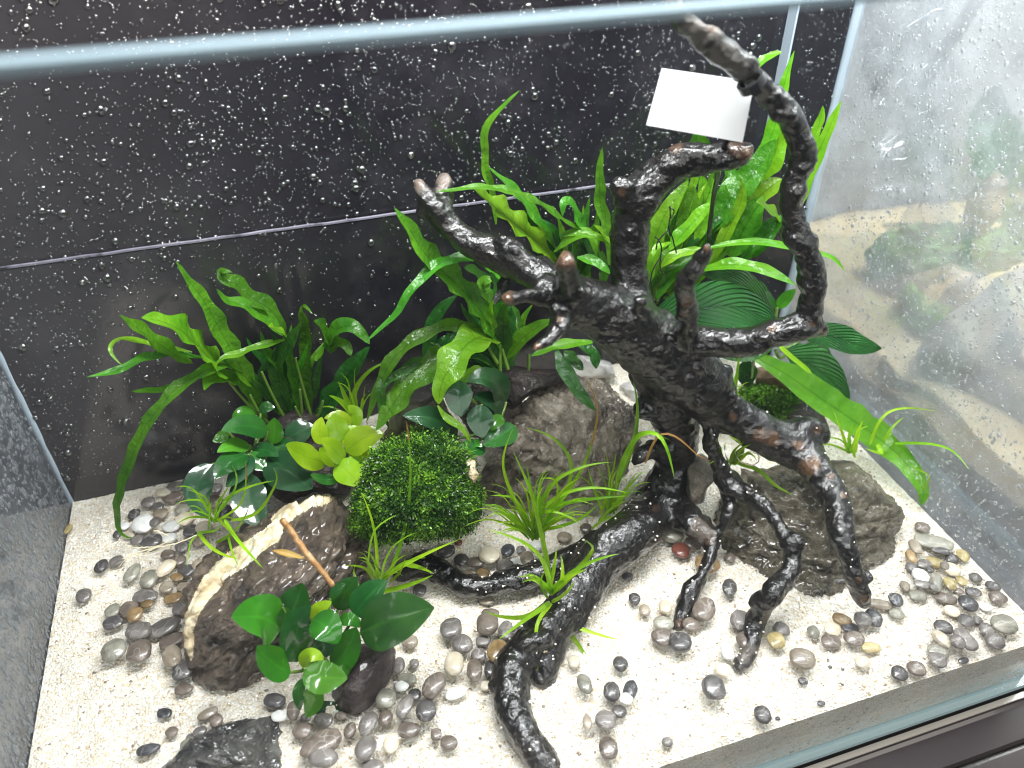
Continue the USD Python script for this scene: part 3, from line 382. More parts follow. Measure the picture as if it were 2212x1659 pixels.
for ci, (nm, nodes) in enumerate(LIMBS):
    if ci in keep_trunk[1:]: continue
    sel = np.isin(fi, keep_trunk) if ci == keep_trunk[0] else fi == ci
    if sel.sum() < 20: continue
    ff = F[sel]; uq, inv = np.unique(ff, return_inverse=True)
    mesh(nm, (V[uq], inv.reshape(-1, 3)), MAT['wet_wood'], wood, normals=VN[uq], attrs={'patch': patch[uq], 'dry': dry[uq]})

# ------------------------------------------------------------------ plants
def unit(a): return a / (np.linalg.norm(a, axis=-1, keepdims=True) + 1e-12)
def ribbon(view, pts, w, y, shape='fern', fold=.22, wave=0.0, up=.6, roll=0.0, nu=7, nv=18, seed=0, arch=0.0, ymax=D - .0045):
    """a leaf blade along a line: pts in picture units of the view, w its full width in the same units, y its depth at the base and the tip (or a list)"""
    s = VIEW[view][2]; P2 = px(view, pts); ys = np.interp(np.linspace(0, 1, len(P2)), np.linspace(0, 1, len(y)), y); C2 = spline(np.column_stack([P2, ys]), nv)
    d = rays(C2[:, :2]); tt = (C2[:, 2] - CP[1]) / d[:, 1]
    if ymax < 1: tt = np.where(d[:, 0] > 0, np.minimum(tt, (W - .007 - CP[0]) / np.maximum(d[:, 0], 1e-6)), tt)
    P = CP + d * tt[:, None]; t = np.r_[0, np.cumsum(np.linalg.norm(np.diff(P, axis=0), axis=1))]; t /= t[-1]
    if shape == 'fern': prof = np.minimum(1, (t / .30 + .16) ** .8) * np.minimum(1, ((1 - t) / .34) ** .62)
    elif shape == 'oval': prof = np.sin(np.pi * np.clip(t, 0, 1) ** .80) ** .72
    elif shape == 'lance': prof = np.sin(np.pi * t ** .9) ** .8
    elif shape == 'strap': prof = np.minimum(1, (t / .1 + .5)) * np.minimum(1, ((1 - t) / .16) ** .6)
    else: prof = np.minimum(1, t / .06 + .55) * (1 - t ** 2.2) ** .8
    prof = np.clip(prof, .03, 1.2); Wd = w * s * depth(P) / CF * prof / 2 * {'fern': .80, 'blade': .66}.get(shape, 1.0)
    r = np.random.default_rng(seed); T = unit(np.gradient(P, axis=0)); Vw = unit(CP - P); N0 = unit(Vw * (1 - up) + np.array([0, 0, 1.0]) * up); S = unit(np.cross(T, N0))
    for _ in range(2): S = unit(np.vstack([S[:1], (S[:-2] + S[1:-1] * 2 + S[2:]) / 4, S[-1:]]))
    N = np.cross(S, T); N *= np.sign((N * Vw).sum(1).mean())
    vis = np.sqrt(np.maximum(1 - (S * Vw).sum(1) ** 2, .3 if shape == 'oval' else .5)); Wd = Wd / vis
    if roll: c, q = np.cos(roll), np.sin(roll); S, N = S * c + N * q, N * c - S * q
    u = np.linspace(-1, 1, nu); ph = r.uniform(0, 6.28, 2); L = np.linalg.norm(np.diff(P, axis=0), axis=1).sum(); fr_ = max(2, L / .022)
    side = 1 + .10 * wave * 8 * np.stack([np.sin(fr_ * 5 * t + ph[0]), np.sin(fr_ * 5.6 * t + ph[1])], 1)
    q = np.where(u[None] < 0, side[:, :1], side[:, 1:]); X = u[None] * Wd[:, None] * (1 + (q - 1) * np.abs(u[None]) ** 2)
    lift = fold * np.abs(u[None]) ** 1.4 * Wd[:, None] - arch * (u[None] ** 2) * Wd[:, None] + wave * Wd[:, None] * np.abs(u[None]) ** 1.5 * np.where(u[None] < 0, np.sin(fr_ * 6.28 * t + ph[0])[:, None], np.sin(fr_ * 5.5 * t + ph[1])[:, None])
    v = P[:, None] + X[..., None] * S[:, None] + lift[..., None] * N[:, None]; v = v.reshape(-1, 3); v[:, 1] = np.minimum(v[:, 1], ymax); v[:, 0] = np.minimum(v[:, 0], W - .0015) if ymax < 1 else v[:, 0]
    i = np.arange(nv - 1)[:, None] * nu + np.arange(nu - 1)[None]; qd = np.stack([i, i + 1, i + nu + 1, i + nu], -1).reshape(-1, 4)
    uv = np.stack(np.broadcast_arrays((u[None] + 1) / 2, t[:, None]), -1).reshape(-1, 2)
    return v, np.vstack([qd[:, [0, 1, 2]], qd[:, [0, 2, 3]]]), uv, P
leaf_n = [0]
def leaf(plant, view, pts, w, y, mat, shape='fern', name='leaf', label=None, **k):
    leaf_n[0] += 1; v, f, uv, P = ribbon(view, pts, w, y, shape, seed=leaf_n[0], **k)
    mesh(name, (v, f), MAT[mat], plant, label, smooth_=True, uv=uv); return P
def stem(plant, A, B, r=.0012, sag=.004, mat='stem_green', name='stem'):
    A, B = np.asarray(A, float), np.asarray(B, float); t = np.linspace(0, 1, 8)[:, None]; P = A * (1 - t) + B * t - np.array([0, 0, 1]) * sag * np.sin(np.pi * t)
    mesh(name, tube(P, np.linspace(r * 1.2, r * .8, 8), 6), MAT[mat], plant, smooth_=True)
def plant_at(name, label, cat, view, p, y, group=None):
    b = at_y(px(view, [p]), y)[0]; return thing(name, label, cat, tuple(b), group), b
FK = dict(fold=.25, wave=.19, up=.55, nv=26, nu=9)
# left fern
p, b = plant_at('fern_plant', 'strap leaved green fern before the black back pane on the left', 'fern', 'Z5', (1800, 1400), .288)
for pts, w, y, mt in [
 ([(1540, 1440), (1440, 1230), (1360, 1050), (1230, 800), (1120, 600), (1010, 400), (880, 230), (765, 50)], 200, (.288, .27, .255), 'fern'), ([(1240, 1080), (1090, 930), (950, 780), (810, 650), (650, 570), (465, 535)], 330, (.28, .25, .232), 'fern_bright'),
 ([(900, 920), (780, 870), (600, 750), (420, 620), (270, 510)], 170, (.272, .245), 'fern'), ([(1000, 880), (650, 850), (400, 920), (200, 1005), (-10, 1045)], 95, (.28, .25, .235), 'fern'), ([(900, 830), (450, 740), (270, 720), (195, 790), (220, 870), (290, 940)], 60, (.275, .25, .24), 'fern_bright'),
 ([(1420, 1060), (1250, 960), (1100, 955), (900, 1060), (760, 1150), (600, 1330), (480, 1500), (410, 1660), (333, 1861), (262, 2110), (262, 2340), (318, 2424), (400, 2432)], 125, (.285, .255, .245, .242, .246, .246), 'fern'),
 ([(860, 1120), (700, 1140), (550, 1165), (375, 1170)], 70, (.265, .25), 'fern'), ([(1330, 1080), (1150, 1060), (1060, 1080), (1005, 1160)], 190, (.28, .25), 'fern_bright'), ([(1450, 1130), (1300, 1000), (1180, 930), (1090, 930)], 150, (.28, .262), 'fern'),
 ([(1700, 640), (1560, 450), (1430, 370), (1280, 250), (1170, 190), (1150, 140), (1245, 140)], 170, (.297, .285), 'fern'), ([(1720, 700), (1500, 520), (1350, 430), (1200, 380), (1105, 285)], 130, (.293, .275), 'fern'), ([(1720, 700), (1640, 640), (1560, 610)], 120, (.285, .27), 'fern_bright'),
 ([(1700, 720), (1560, 760), (1400, 800), (1300, 850), (1180, 870), (1095, 955)], 75, (.28, .26), 'fern_bright'), ([(1930, 1420), (1885, 1100), (1880, 800), (1875, 600), (1860, 430), (1940, 500)], 125, (.29, .29, .27), 'fern'), ([(1700, 1330), (1650, 950), (1740, 780), (1850, 560)], 190, (.288, .265), 'fern_dark'),
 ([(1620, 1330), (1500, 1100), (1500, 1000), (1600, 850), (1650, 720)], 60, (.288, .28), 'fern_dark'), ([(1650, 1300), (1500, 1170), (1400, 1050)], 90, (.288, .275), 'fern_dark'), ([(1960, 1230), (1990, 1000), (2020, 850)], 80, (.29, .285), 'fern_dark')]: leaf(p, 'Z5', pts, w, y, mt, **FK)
for pts, w, y, mt in [([(1840, 620), (1800, 520), (1735, 450)], 130, (.275, .26), 'fern'), ([(1800, 600), (1860, 500), (1950, 480), (2045, 575)], 105, (.275, .255), 'fern'), ([(1810, 590), (1890, 570), (1940, 640)], 75, (.275, .262), 'fern'), ([(1740, 990), (1870, 830), (1960, 700), (2045, 590)], 140, (.29, .28), 'fern_dark'), ([(1790, 590), (1745, 670)], 40, (.275, .272), 'fern_bright'), ([(1760, 1000), (1840, 880), (1900, 800)], 60, (.29, .285), 'fern_dark')]: leaf(p, 'C4', pts, w, y, mt, **FK)
for a in [((1545, 1450), (1400, 1200)), ((1560, 1440), (1220, 1090)), ((1945, 1440), (1790, 880)), ((1850, 1400), (1830, 1150)), ((1700, 1400), (1500, 1000)), ((1960, 1400), (2030, 1250)), ((1880, 1450), (1790, 1300))]:
    q = at_y(px('Z5', a), (.286, .276)); stem(p, q[0], q[1], .0011, .003)
# middle fern
p, b = plant_at('fern_plant', 'bushy fern with arching strap leaves behind the layered rock', 'fern', 'Z4', (1230, 980), .252)
for pts, w, y, mt in [
 ([(1230, 800), (1100, 560), (960, 380), (820, 230), (640, 60), (545, -44), (425, -236), (297, -416)], 270, (.252, .235, .225), 'fern'), ([(1230, 850), (1190, 300), (1130, 110), (1000, 10), (860, 20), (700, 60), (530, 190), (440, 300), (330, 470), (200, 610), (40, 745)], 120, (.252, .24, .22, .215), 'fern'),
 ([(1200, 800), (1080, 690), (900, 610), (700, 620), (500, 710), (330, 840), (240, 960), (160, 1130), (55, 1440)], 135, (.252, .24, .235), 'fern'), ([(1180, 730), (1050, 700), (900, 790), (790, 950), (710, 1090), (680, 1280)], 330, (.25, .215, .205), 'fern_bright'),
 ([(900, 800), (720, 880), (560, 990), (400, 1130), (260, 1320), (140, 1500)], 270, (.25, .235, .225), 'fern'), ([(700, 855), (500, 920), (330, 1020), (200, 1120), (180, 1250), (250, 1490)], 110, (.25, .235, .23), 'fern_dark'), ([(1080, 985), (970, 1000), (880, 1090), (815, 1200)], 120, (.235, .215), 'fern_bright'),
 ([(1245, 880), (1240, 650), (1240, 500), (1265, 400)], 165, (.252, .245), 'fern_dark'), ([(1270, 880), (1400, 720), (1530, 620), (1670, 560)], 165, (.252, .235), 'fern'), ([(1400, 700), (1370, 550), (1310, 420)], 70, (.255, .25), 'fern'), ([(1390, 700), (1410, 560), (1490, 420)], 60, (.258, .255), 'fern'),
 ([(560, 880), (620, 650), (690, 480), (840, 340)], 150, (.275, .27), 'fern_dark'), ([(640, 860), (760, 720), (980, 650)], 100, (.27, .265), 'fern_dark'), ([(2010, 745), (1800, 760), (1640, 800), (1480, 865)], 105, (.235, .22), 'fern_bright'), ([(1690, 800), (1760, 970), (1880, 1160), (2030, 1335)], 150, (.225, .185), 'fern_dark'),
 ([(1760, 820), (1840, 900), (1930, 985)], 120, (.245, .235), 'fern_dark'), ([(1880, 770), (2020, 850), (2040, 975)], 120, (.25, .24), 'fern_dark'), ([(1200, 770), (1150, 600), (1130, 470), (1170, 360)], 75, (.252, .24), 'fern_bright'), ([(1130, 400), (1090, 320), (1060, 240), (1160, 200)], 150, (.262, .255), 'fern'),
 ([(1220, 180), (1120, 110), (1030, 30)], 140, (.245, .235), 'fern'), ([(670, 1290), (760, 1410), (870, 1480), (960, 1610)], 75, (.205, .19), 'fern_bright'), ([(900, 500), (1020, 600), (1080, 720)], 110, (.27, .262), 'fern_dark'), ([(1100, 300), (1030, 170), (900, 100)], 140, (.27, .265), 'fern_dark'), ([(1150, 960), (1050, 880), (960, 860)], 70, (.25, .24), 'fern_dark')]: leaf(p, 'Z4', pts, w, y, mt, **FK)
leaf(p, 'Z4', [(1230, 130), (1250, 230), (1220, 320), (1165, 420)], 130, (.222, .215), 'dead_leaf', label='blackened dying leaf', fold=.3, wave=.25)
for a in [((1210, 1020), (1210, 760)), ((1280, 980), (1230, 800)), ((1450, 1060), (1460, 850)), ((1190, 930), (1100, 760)), ((1260, 1100), (1380, 1080)), ((1310, 1140), (1440, 1080))]:
    q = at_y(px('Z4', a), (.248, .252)); stem(p, q[0], q[1], .0013, .001)
# fern behind the wood
p, b = plant_at('fern_plant', 'fern with one tall wavy leaf behind the driftwood fork', 'fern', 'Z1', (1480, 1400), .286)
for pts, w, y, mt in [
 ([(830, 900), (790, 600), (745, 460), (735, 300), (730, 140), (790, -5), (890, -117), (1032, -255)], 85, (.29, .285, .275), 'fern'), ([(1345, 1230), (1150, 1030), (960, 870), (770, 710), (625, 580)], 300, (.285, .25), 'fern_bright'), ([(1620, 960), (1450, 890), (1250, 750), (1050, 650), (860, 600), (700, 580), (480, 600), (310, 625)], 95, (.285, .255, .235), 'fern'),
 ([(1350, 1110), (1200, 880), (1100, 740), (1000, 620), (880, 510), (770, 410)], 110, (.29, .285), 'fern'), ([(1810, 1250), (1800, 1000), (1745, 800), (1725, 600), (1730, 400), (1748, 235)], 125, (.285, .275), 'fern'), ([(1620, 980), (1540, 850), (1480, 740), (1420, 710), (1405, 830)], 120, (.285, .275), 'fern'),
 ([(1840, 1100), (1760, 1000), (1675, 905)], 90, (.27, .26), 'fern_bright'), ([(1330, 1140), (1480, 1030), (1640, 990), (1830, 1080)], 80, (.28, .265), 'fern_bright'), ([(1380, 1010), (1500, 970), (1640, 1000), (1700, 1180)], 95, (.28, .275), 'fern'), ([(1530, 1190), (1690, 1230), (1815, 1330)], 100, (.27, .26), 'fern'),
 ([(1740, 1130), (1760, 1300), (1750, 1470)], 90, (.28, .28), 'fern'), ([(1590, 1040), (1680, 1180), (1760, 1310)], 90, (.285, .28), 'fern_dark'), ([(1640, 1430), (1700, 1440), (1750, 1470)], 50, (.25, .245), 'fern_bright'), ([(1100, 800), (1150, 950), (1330, 1110)], 90, (.295, .29), 'fern_dark'), ([(1780, 1000), (1690, 1050), (1750, 1300)], 80, (.29, .285), 'fern')]: leaf(p, 'Z1', pts, w, y, mt, **FK)
# tall fern at the right
p, b = plant_at('fern_plant', 'tallest fern, crowded upright leaves between the driftwood limbs at right', 'fern', 'C3', (330, 1650), .262)
for pts, w, y, mt in [
 ([(470, 1350), (620, 1080), (770, 850), (850, 640), (890, 450), (942, 280)], 100, (.268, .275), 'fern_bright'), ([(470, 1290), (600, 1090), (720, 950), (840, 770)], 185, (.265, .262), 'fern'), ([(900, 1250), (960, 1120), (1050, 900), (1130, 720), (1203, 555)], 90, (.255, .25), 'fern_bright'), ([(1020, 820), (1080, 680), (1100, 585)], 60, (.26, .26), 'fern_bright'),
 ([(710, 400), (790, 320), (875, 288)], 50, (.25, .245), 'fern_bright'), ([(430, 1000), (400, 860), (400, 720)], 200, (.28, .278), 'fern'), ([(130, 1450), (220, 1200), (300, 1080), (350, 1000)], 120, (.26, .262), 'fern_bright'), ([(320, 1330), (370, 1150), (385, 1030)], 120, (.258, .262), 'fern'), ([(400, 1330), (440, 1150), (430, 970)], 130, (.262, .27), 'fern_bright'),
 ([(250, 1380), (410, 1200), (505, 1110)], 95, (.25, .245), 'fern_bright'), ([(470, 1480), (560, 1300), (650, 1100), (640, 980)], 80, (.255, .255), 'fern_bright'), ([(590, 1420), (700, 1200), (780, 1090)], 185, (.258, .258), 'fern'), ([(650, 1440), (790, 1290), (880, 1190)], 140, (.252, .25), 'fern'), ([(860, 1220), (800, 1160), (730, 1120)], 120, (.25, .24), 'fern_bright'),
 ([(700, 1150), (790, 1050), (875, 990)], 130, (.265, .265), 'fern_bright'), ([(450, 1375), (650, 1340), (800, 1345), (940, 1372), (1060, 1398), (1150, 1425), (1222, 1500)], 50, (.25, .235, .22), 'fern_bright'), ([(560, 1250), (590, 1000), (560, 870)], 130, (.275, .28), 'fern'), ([(650, 1200), (740, 950), (800, 760)], 150, (.278, .285), 'fern'),
 ([(140, 1560), (180, 1400), (260, 1340)], 70, (.25, .24), 'fern_bright'), ([(200, 1480), (320, 1400), (450, 1380)], 60, (.245, .24), 'fern_bright'), ([(150, 1640), (200, 1480), (330, 1330)], 90, (.255, .25), 'fern'), ([(180, 1650), (300, 1480), (430, 1400)], 90, (.25, .25), 'fern'), ([(120, 1650), (160, 1500), (170, 1380)], 80, (.262, .262), 'fern_dark'), ([(760, 1000), (850, 780), (860, 640)], 150, (.27, .275), 'fern_bright'), ([(240, 1600), (380, 1350), (560, 1180)], 110, (.266, .27), 'fern'), ([(300, 1600), (460, 1400), (600, 1230)], 110, (.262, .265), 'fern_dark')]: leaf(p, 'C3', pts, w, y, mt, **FK)
for pts, w, y, mt in [([(860, 610), (1100, 560), (1400, 600), (1690, 735)], 120, (.24, .2), 'fern_bright'), ([(420, 800), (520, 640), (700, 560)], 80, (.255, .25), 'fern'), ([(560, 380), (470, 430), (460, 490)], 60, (.24, .235), 'fern_bright')]: leaf(p, 'Z2', pts, w, y, mt, **FK)
for a in [((140, 1660), (330, 1380)), ((160, 1660), (200, 1500)), ((180, 1660), (280, 1500)), ((140, 1680), (150, 1540)), ((230, 1660), (400, 1500))]:
    q = at_y(px('C3', a), (.26, .258)); stem(p, q[0], q[1], .0011, 0)
def filler(plant, view, base, tips, y, n, w, mats, seed):
    r = np.random.default_rng(seed)
    for _ in range(n):
        t = np.array(tips[r.integers(len(tips))]) + r.normal(0, 45, 2); b0 = np.array(base) + r.normal(0, 40, 2); m1 = b0 + (t - b0) * .4 + r.normal(0, 30, 2); m2 = b0 + (t - b0) * .75 + r.normal(0, 24, 2); y1 = r.uniform(y[1], y[2])
        leaf(plant, view, [b0, m1, m2, t], r.uniform(*w), (y[0], (y[0] + y1) / 2, y1), mats[r.integers(len(mats))], **FK)
filler(p, 'C3', (250, 1640), [(180, 1250), (300, 1150), (430, 1050), (560, 950), (680, 900), (780, 900), (600, 1150), (820, 1050), (470, 900), (720, 1250)], (.262, .262, .29), 22, (55, 95), ['fern', 'fern_bright', 'fern_dark'], 301)
FERNS = [x for x in ORIGIN if x.startswith('/World/fern_plant') and x.count('/') == 2]
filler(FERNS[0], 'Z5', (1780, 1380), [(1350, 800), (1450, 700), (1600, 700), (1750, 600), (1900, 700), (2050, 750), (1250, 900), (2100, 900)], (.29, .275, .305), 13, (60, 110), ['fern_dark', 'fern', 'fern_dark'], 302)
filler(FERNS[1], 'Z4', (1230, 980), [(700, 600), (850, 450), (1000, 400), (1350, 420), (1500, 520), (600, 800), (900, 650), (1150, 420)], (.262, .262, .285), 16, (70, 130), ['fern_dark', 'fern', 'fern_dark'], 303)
filler(FERNS[2], 'Z1', (1550, 1400), [(1300, 850), (1450, 800), (1600, 750), (1700, 700), (1780, 850), (1500, 1000), (1200, 900)], (.288, .28, .3), 14, (50, 90), ['fern_dark', 'fern', 'fern_bright'], 304)
p, b = plant_at('long_fern', 'single long bright fern leaf slanting down in front of the right glass', 'fern', 'C6', (720, 640), .205)
leaf(p, 'C6', [(710, 640), (900, 745), (1080, 870), (1250, 985), (1400, 1090), (1520, 1190), (1610, 1300), (1655, 1400), (1640, 1470)], 205, (.215, .19, .165, .15, .145), 'fern_bright', 'fern', fold=.2, wave=.10, up=.5, nv=30, nu=9)
leaf(p, 'C6', [(860, 590), (940, 660), (1040, 740)], 28, (.2, .19), 'grass', 'strap', name='stem', label='yellow green flat stem')
q = at_y(px('C6', [(700, 800), (720, 640)]), (.225, .212)); stem(p, q[0], q[1], .0013, 0)
# broad ribbed leaves at the right back
p, b = plant_at('ribbed_plant', 'broad glossy ribbed leaves behind the right driftwood arm', 'leafy plant', 'Z2', (1500, 1250), .235)
for pts, w, y, sh, mt in [([(470, 1010), (800, 950), (1200, 930), (1540, 1090)], 420, (.225, .2), 'oval', 'ribbed'), ([(1500, 1020), (1380, 850), (1200, 720), (880, 640)], 260, (.262, .255), 'oval', 'ribbed'), ([(1760, 1190), (2000, 1180), (2200, 1240), (2435, 1285)], 240, (.215, .195), 'oval', 'ribbed'), ([(1600, 1320), (1850, 1440), (2000, 1560), (2160, 1720)], 320, (.225, .2), 'oval', 'ribbed'),
   ([(1030, 1350), (1250, 1365), (1400, 1330), (1510, 1260)], 75, (.205, .2), 'oval', 'fern_dark'), ([(1280, 1380), (1270, 1500), (1285, 1620)], 170, (.225, .22), 'oval', 'ribbed'), ([(1530, 930), (1600, 860), (1690, 770)], 110, (.25, .245), 'oval', 'fern'), ([(1530, 930), (1470, 860), (1425, 790)], 110, (.25, .245), 'oval', 'fern_dark'), ([(1750, 1280), (1900, 1300), (1990, 1400)], 130, (.24, .23), 'oval', 'ribbed')]:
    leaf(p, 'Z2', pts, w, y, mt, sh, fold=.16, wave=.05, up=.5, nu=11, nv=22)
for a in [((1500, 1250), (1530, 930)), ((1520, 1250), (1760, 1190)), ((1480, 1280), (480, 1020)), ((1520, 1300), (1620, 1320))]:
    q = at_y(px('Z2', a), (.235, .235)); stem(p, q[0], q[1], .0014, .006)

# round leaved plants: leaf blades on short stalks from a creeping stem
def rosette(name, label, view, base, y, leaves, kind):
    p, b = plant_at(name, label, 'leafy plant', view, base, y)
    for pts, w, yy, mt in leaves:
        P = leaf(p, view, pts, w * 1.1, yy, mt, 'oval', fold=.24, wave=.035, up=.42, nu=11, nv=20, arch=.16)
        A = P[0]
        if np.linalg.norm(A - b) > .006: stem(p, b + (A - b) * .12, A, .0011, .004)
    return p
rosette('round_leaf_plant', 'dark glossy round leaf plant beneath the left fern', 'Z6', (680, 650), .262, [
 ([(790, 480), (600, 430), (395, 470)], 190, (.26, .245), 'anubias'), ([(830, 585), (850, 470), (850, 360)], 145, (.262, .268), 'anubias_mid'), ([(950, 550), (1070, 480), (1195, 430)], 190, (.268, .27), 'anubias_dark'), ([(640, 600), (500, 600), (355, 660)], 125, (.255, .24), 'anubias_mid'),
 ([(660, 630), (780, 640), (885, 695)], 130, (.255, .24), 'anubias'), ([(840, 640), (930, 600), (1010, 555)], 125, (.26, .262), 'anubias'), ([(650, 650), (700, 740), (785, 810)], 135, (.25, .238), 'anubias_mid'), ([(800, 690), (980, 830), (1175, 975)], 340, (.248, .215), 'anubias_dark'), ([(620, 680), (450, 760), (335, 890)], 180, (.245, .225), 'anubias'),
 ([(640, 680), (580, 790), (430, 960)], 150, (.248, .228), 'anubias_dark'), ([(320, 760), (210, 900), (190, 1060), (285, 1225)], 215, (.24, .215), 'anubias_dark'), ([(640, 840), (620, 1000), (660, 1150), (765, 1315)], 280, (.24, .205), 'anubias_dark'), ([(770, 870), (750, 940), (770, 1080)], 130, (.25, .24), 'anubias_dark'), ([(440, 470), (390, 530), (315, 565)], 90, (.265, .26), 'fern'), ([(690, 340), (580, 310), (485, 375)], 95, (.278, .272), 'anubias_mid'), ([(730, 320), (790, 270), (855, 275)], 95, (.278, .275), 'anubias')], 0)
rosette('round_leaf_plant', 'bright lime round leaf plant left of the moss mound', 'Z6', (1440, 720), .238, [
 ([(1290, 745), (1110, 690), (950, 590)], 205, (.235, .22), 'anubias_gold'), ([(1260, 590), (1240, 470), (1262, 355)], 130, (.245, .252), 'anubias_gold'), ([(1420, 560), (1390, 450), (1370, 320)], 185, (.25, .26), 'anubias_gold'), ([(1510, 420), (1400, 350), (1280, 365)], 100, (.26, .262), 'anubias_gold'), ([(1540, 440), (1550, 340), (1485, 255)], 120, (.262, .268), 'anubias_gold'),
 ([(1470, 655), (1620, 540), (1800, 500)], 215, (.24, .235), 'anubias_gold'), ([(1420, 590), (1500, 490), (1590, 440)], 110, (.25, .255), 'anubias_gold'), ([(1450, 740), (1370, 640), (1245, 540)], 160, (.23, .22), 'anubias_gold'), ([(1395, 740), (1310, 700), (1240, 620)], 130, (.236, .23), 'anubias_gold'), ([(1380, 760), (1510, 850), (1595, 965)], 225, (.228, .205), 'anubias_gold'), ([(1490, 700), (1620, 660), (1730, 640)], 130, (.24, .24), 'anubias_gold'), ([(1500, 700), (1560, 740), (1620, 790)], 100, (.236, .23), 'anubias_gold'), ([(1430, 865), (1300, 895), (1160, 850)], 95, (.226, .215), 'anubias')], 0)
rosette('round_leaf_plant', 'dark round leaf plant between the moss mound and the layered rock', 'Z4', (1180, 1420), .212, [
 ([(1265, 1260), (1180, 1110), (1060, 1050), (920, 1085)], 215, (.225, .212), 'anubias_dark'), ([(850, 1070), (850, 1220), (875, 1390)], 220, (.215, .2), 'anubias_dark'), ([(1235, 1340), (1120, 1250), (985, 1220)], 155, (.22, .21), 'anubias_dark'), ([(1050, 1285), (1040, 1430), (1065, 1570)], 210, (.206, .192), 'anubias_dark'), ([(1345, 1470), (1200, 1560), (1070, 1640)], 205, (.205, .19), 'anubias'), ([(840, 1570), (700, 1440), (550, 1390), (370, 1380)], 205, (.212, .205), 'anubias_dark'), ([(1230, 1380), (1180, 1430), (1130, 1510)], 110, (.208, .2), 'anubias_mid'), ([(1080, 1650), (960, 1660), (840, 1720)], 150, (.198, .186), 'anubias'), ([(930, 1640), (1000, 1620), (1060, 1650)], 75, (.2, .192), 'anubias_mid')], 0)
rosette('round_leaf_plant', 'nearest round leaf plant, large glossy leaves over the veined rock', 'Z7', (1270, 900), .112, [
 ([(905, 670), (700, 560), (480, 560)], 370, (.118, .108), 'anubias_mid'), ([(950, 610), (1020, 480), (1095, 270)], 250, (.126, .132), 'anubias'), ([(1090, 940), (1040, 720), (1165, 460)], 255, (.104, .106), 'anubias'), ([(1170, 590), (1240, 500), (1345, 430)], 125, (.122, .122), 'anubias_gold'), ([(1180, 580), (1290, 640), (1400, 790)], 250, (.116, .1), 'anubias_mid'), ([(1410, 600), (1490, 580), (1600, 650)], 105, (.118, .112), 'anubias_mid'),
 ([(1400, 500), (1450, 380), (1570, 220)], 205, (.128, .132), 'anubias'), ([(1540, 550), (1650, 400), (1820, 250)], 235, (.118, .122), 'anubias'), ([(1590, 700), (1850, 590), (2230, 480)], 420, (.102, .09), 'anubias'), ([(1340, 1000), (1470, 850), (1560, 650)], 245, (.1, .102), 'anubias_mid'), ([(990, 1040), (840, 960), (700, 810)], 245, (.096, .09), 'anubias_mid'), ([(1100, 1010), (1170, 890), (1275, 930)], 135, (.098, .094), 'anubias_gold'), ([(1110, 1010), (1270, 1085), (1480, 1090)], 255, (.09, .08), 'anubias_mid'), ([(1380, 1000), (1440, 1030), (1510, 1000)], 100, (.094, .09), 'anubias_mid'), ([(1200, 1130), (1190, 1260), (1125, 1430)], 165, (.084, .078), 'anubias_mid'), ([(1110, 1090), (1060, 1220), (1075, 1370)], 95, (.088, .08), 'anubias'), ([(1190, 1300), (1340, 1370), (1500, 1285)], 130, (.09, .085), 'anubias_dark'), ([(920, 480), (940, 560), (920, 640)], 105, (.12, .116), 'anubias'), ([(1210, 730), (1290, 830), (1300, 910)], 170, (.104, .1), 'anubias_dark'), ([(1330, 400), (1390, 330), (1470, 270)], 80, (.128, .13), 'anubias')], 0)

# grass tufts
def tuft(label, view, base, y, blades, fan=0, fanlen=(150, 330), name='grass_tuft', wb=(20, 34), spread=1.2, seed=1):
    p, b = plant_at(name, label, 'grass tuft', view, base, y)
    for bl in blades:
        pts, w = bl[0], bl[1]; dy = bl[2] if len(bl) > 2 else -.015; mt = bl[3] if len(bl) > 3 else 'grass'
        leaf(p, view, pts, w, (y, y + dy), mt, 'blade', name='blade', fold=.3, wave=.02, up=.4, nu=5, nv=14, label='browned blade' if mt == 'grass_brown' else None)
    r = np.random.default_rng(seed)
    for _ in range(fan):
        a = r.uniform(-spread, spread) - np.pi / 2; L = r.uniform(*fanlen); d = np.array([np.cos(a), np.sin(a)]); b0 = np.array(base) + r.uniform(-25, 25, 2); dr = r.uniform(.05, .5) * L * abs(np.cos(a))
        pts = [b0, b0 + d * L * .45, b0 + d * L * .8 + [0, dr * .3], b0 + d * L + [np.sign(d[0]) * L * .12, dr]]
        leaf(p, view, pts, r.uniform(*wb), (y, y + r.uniform(-.03, .012)), 'grass', 'blade', name='blade', fold=.3, wave=.02, up=.4, nu=5, nv=10)
    return p
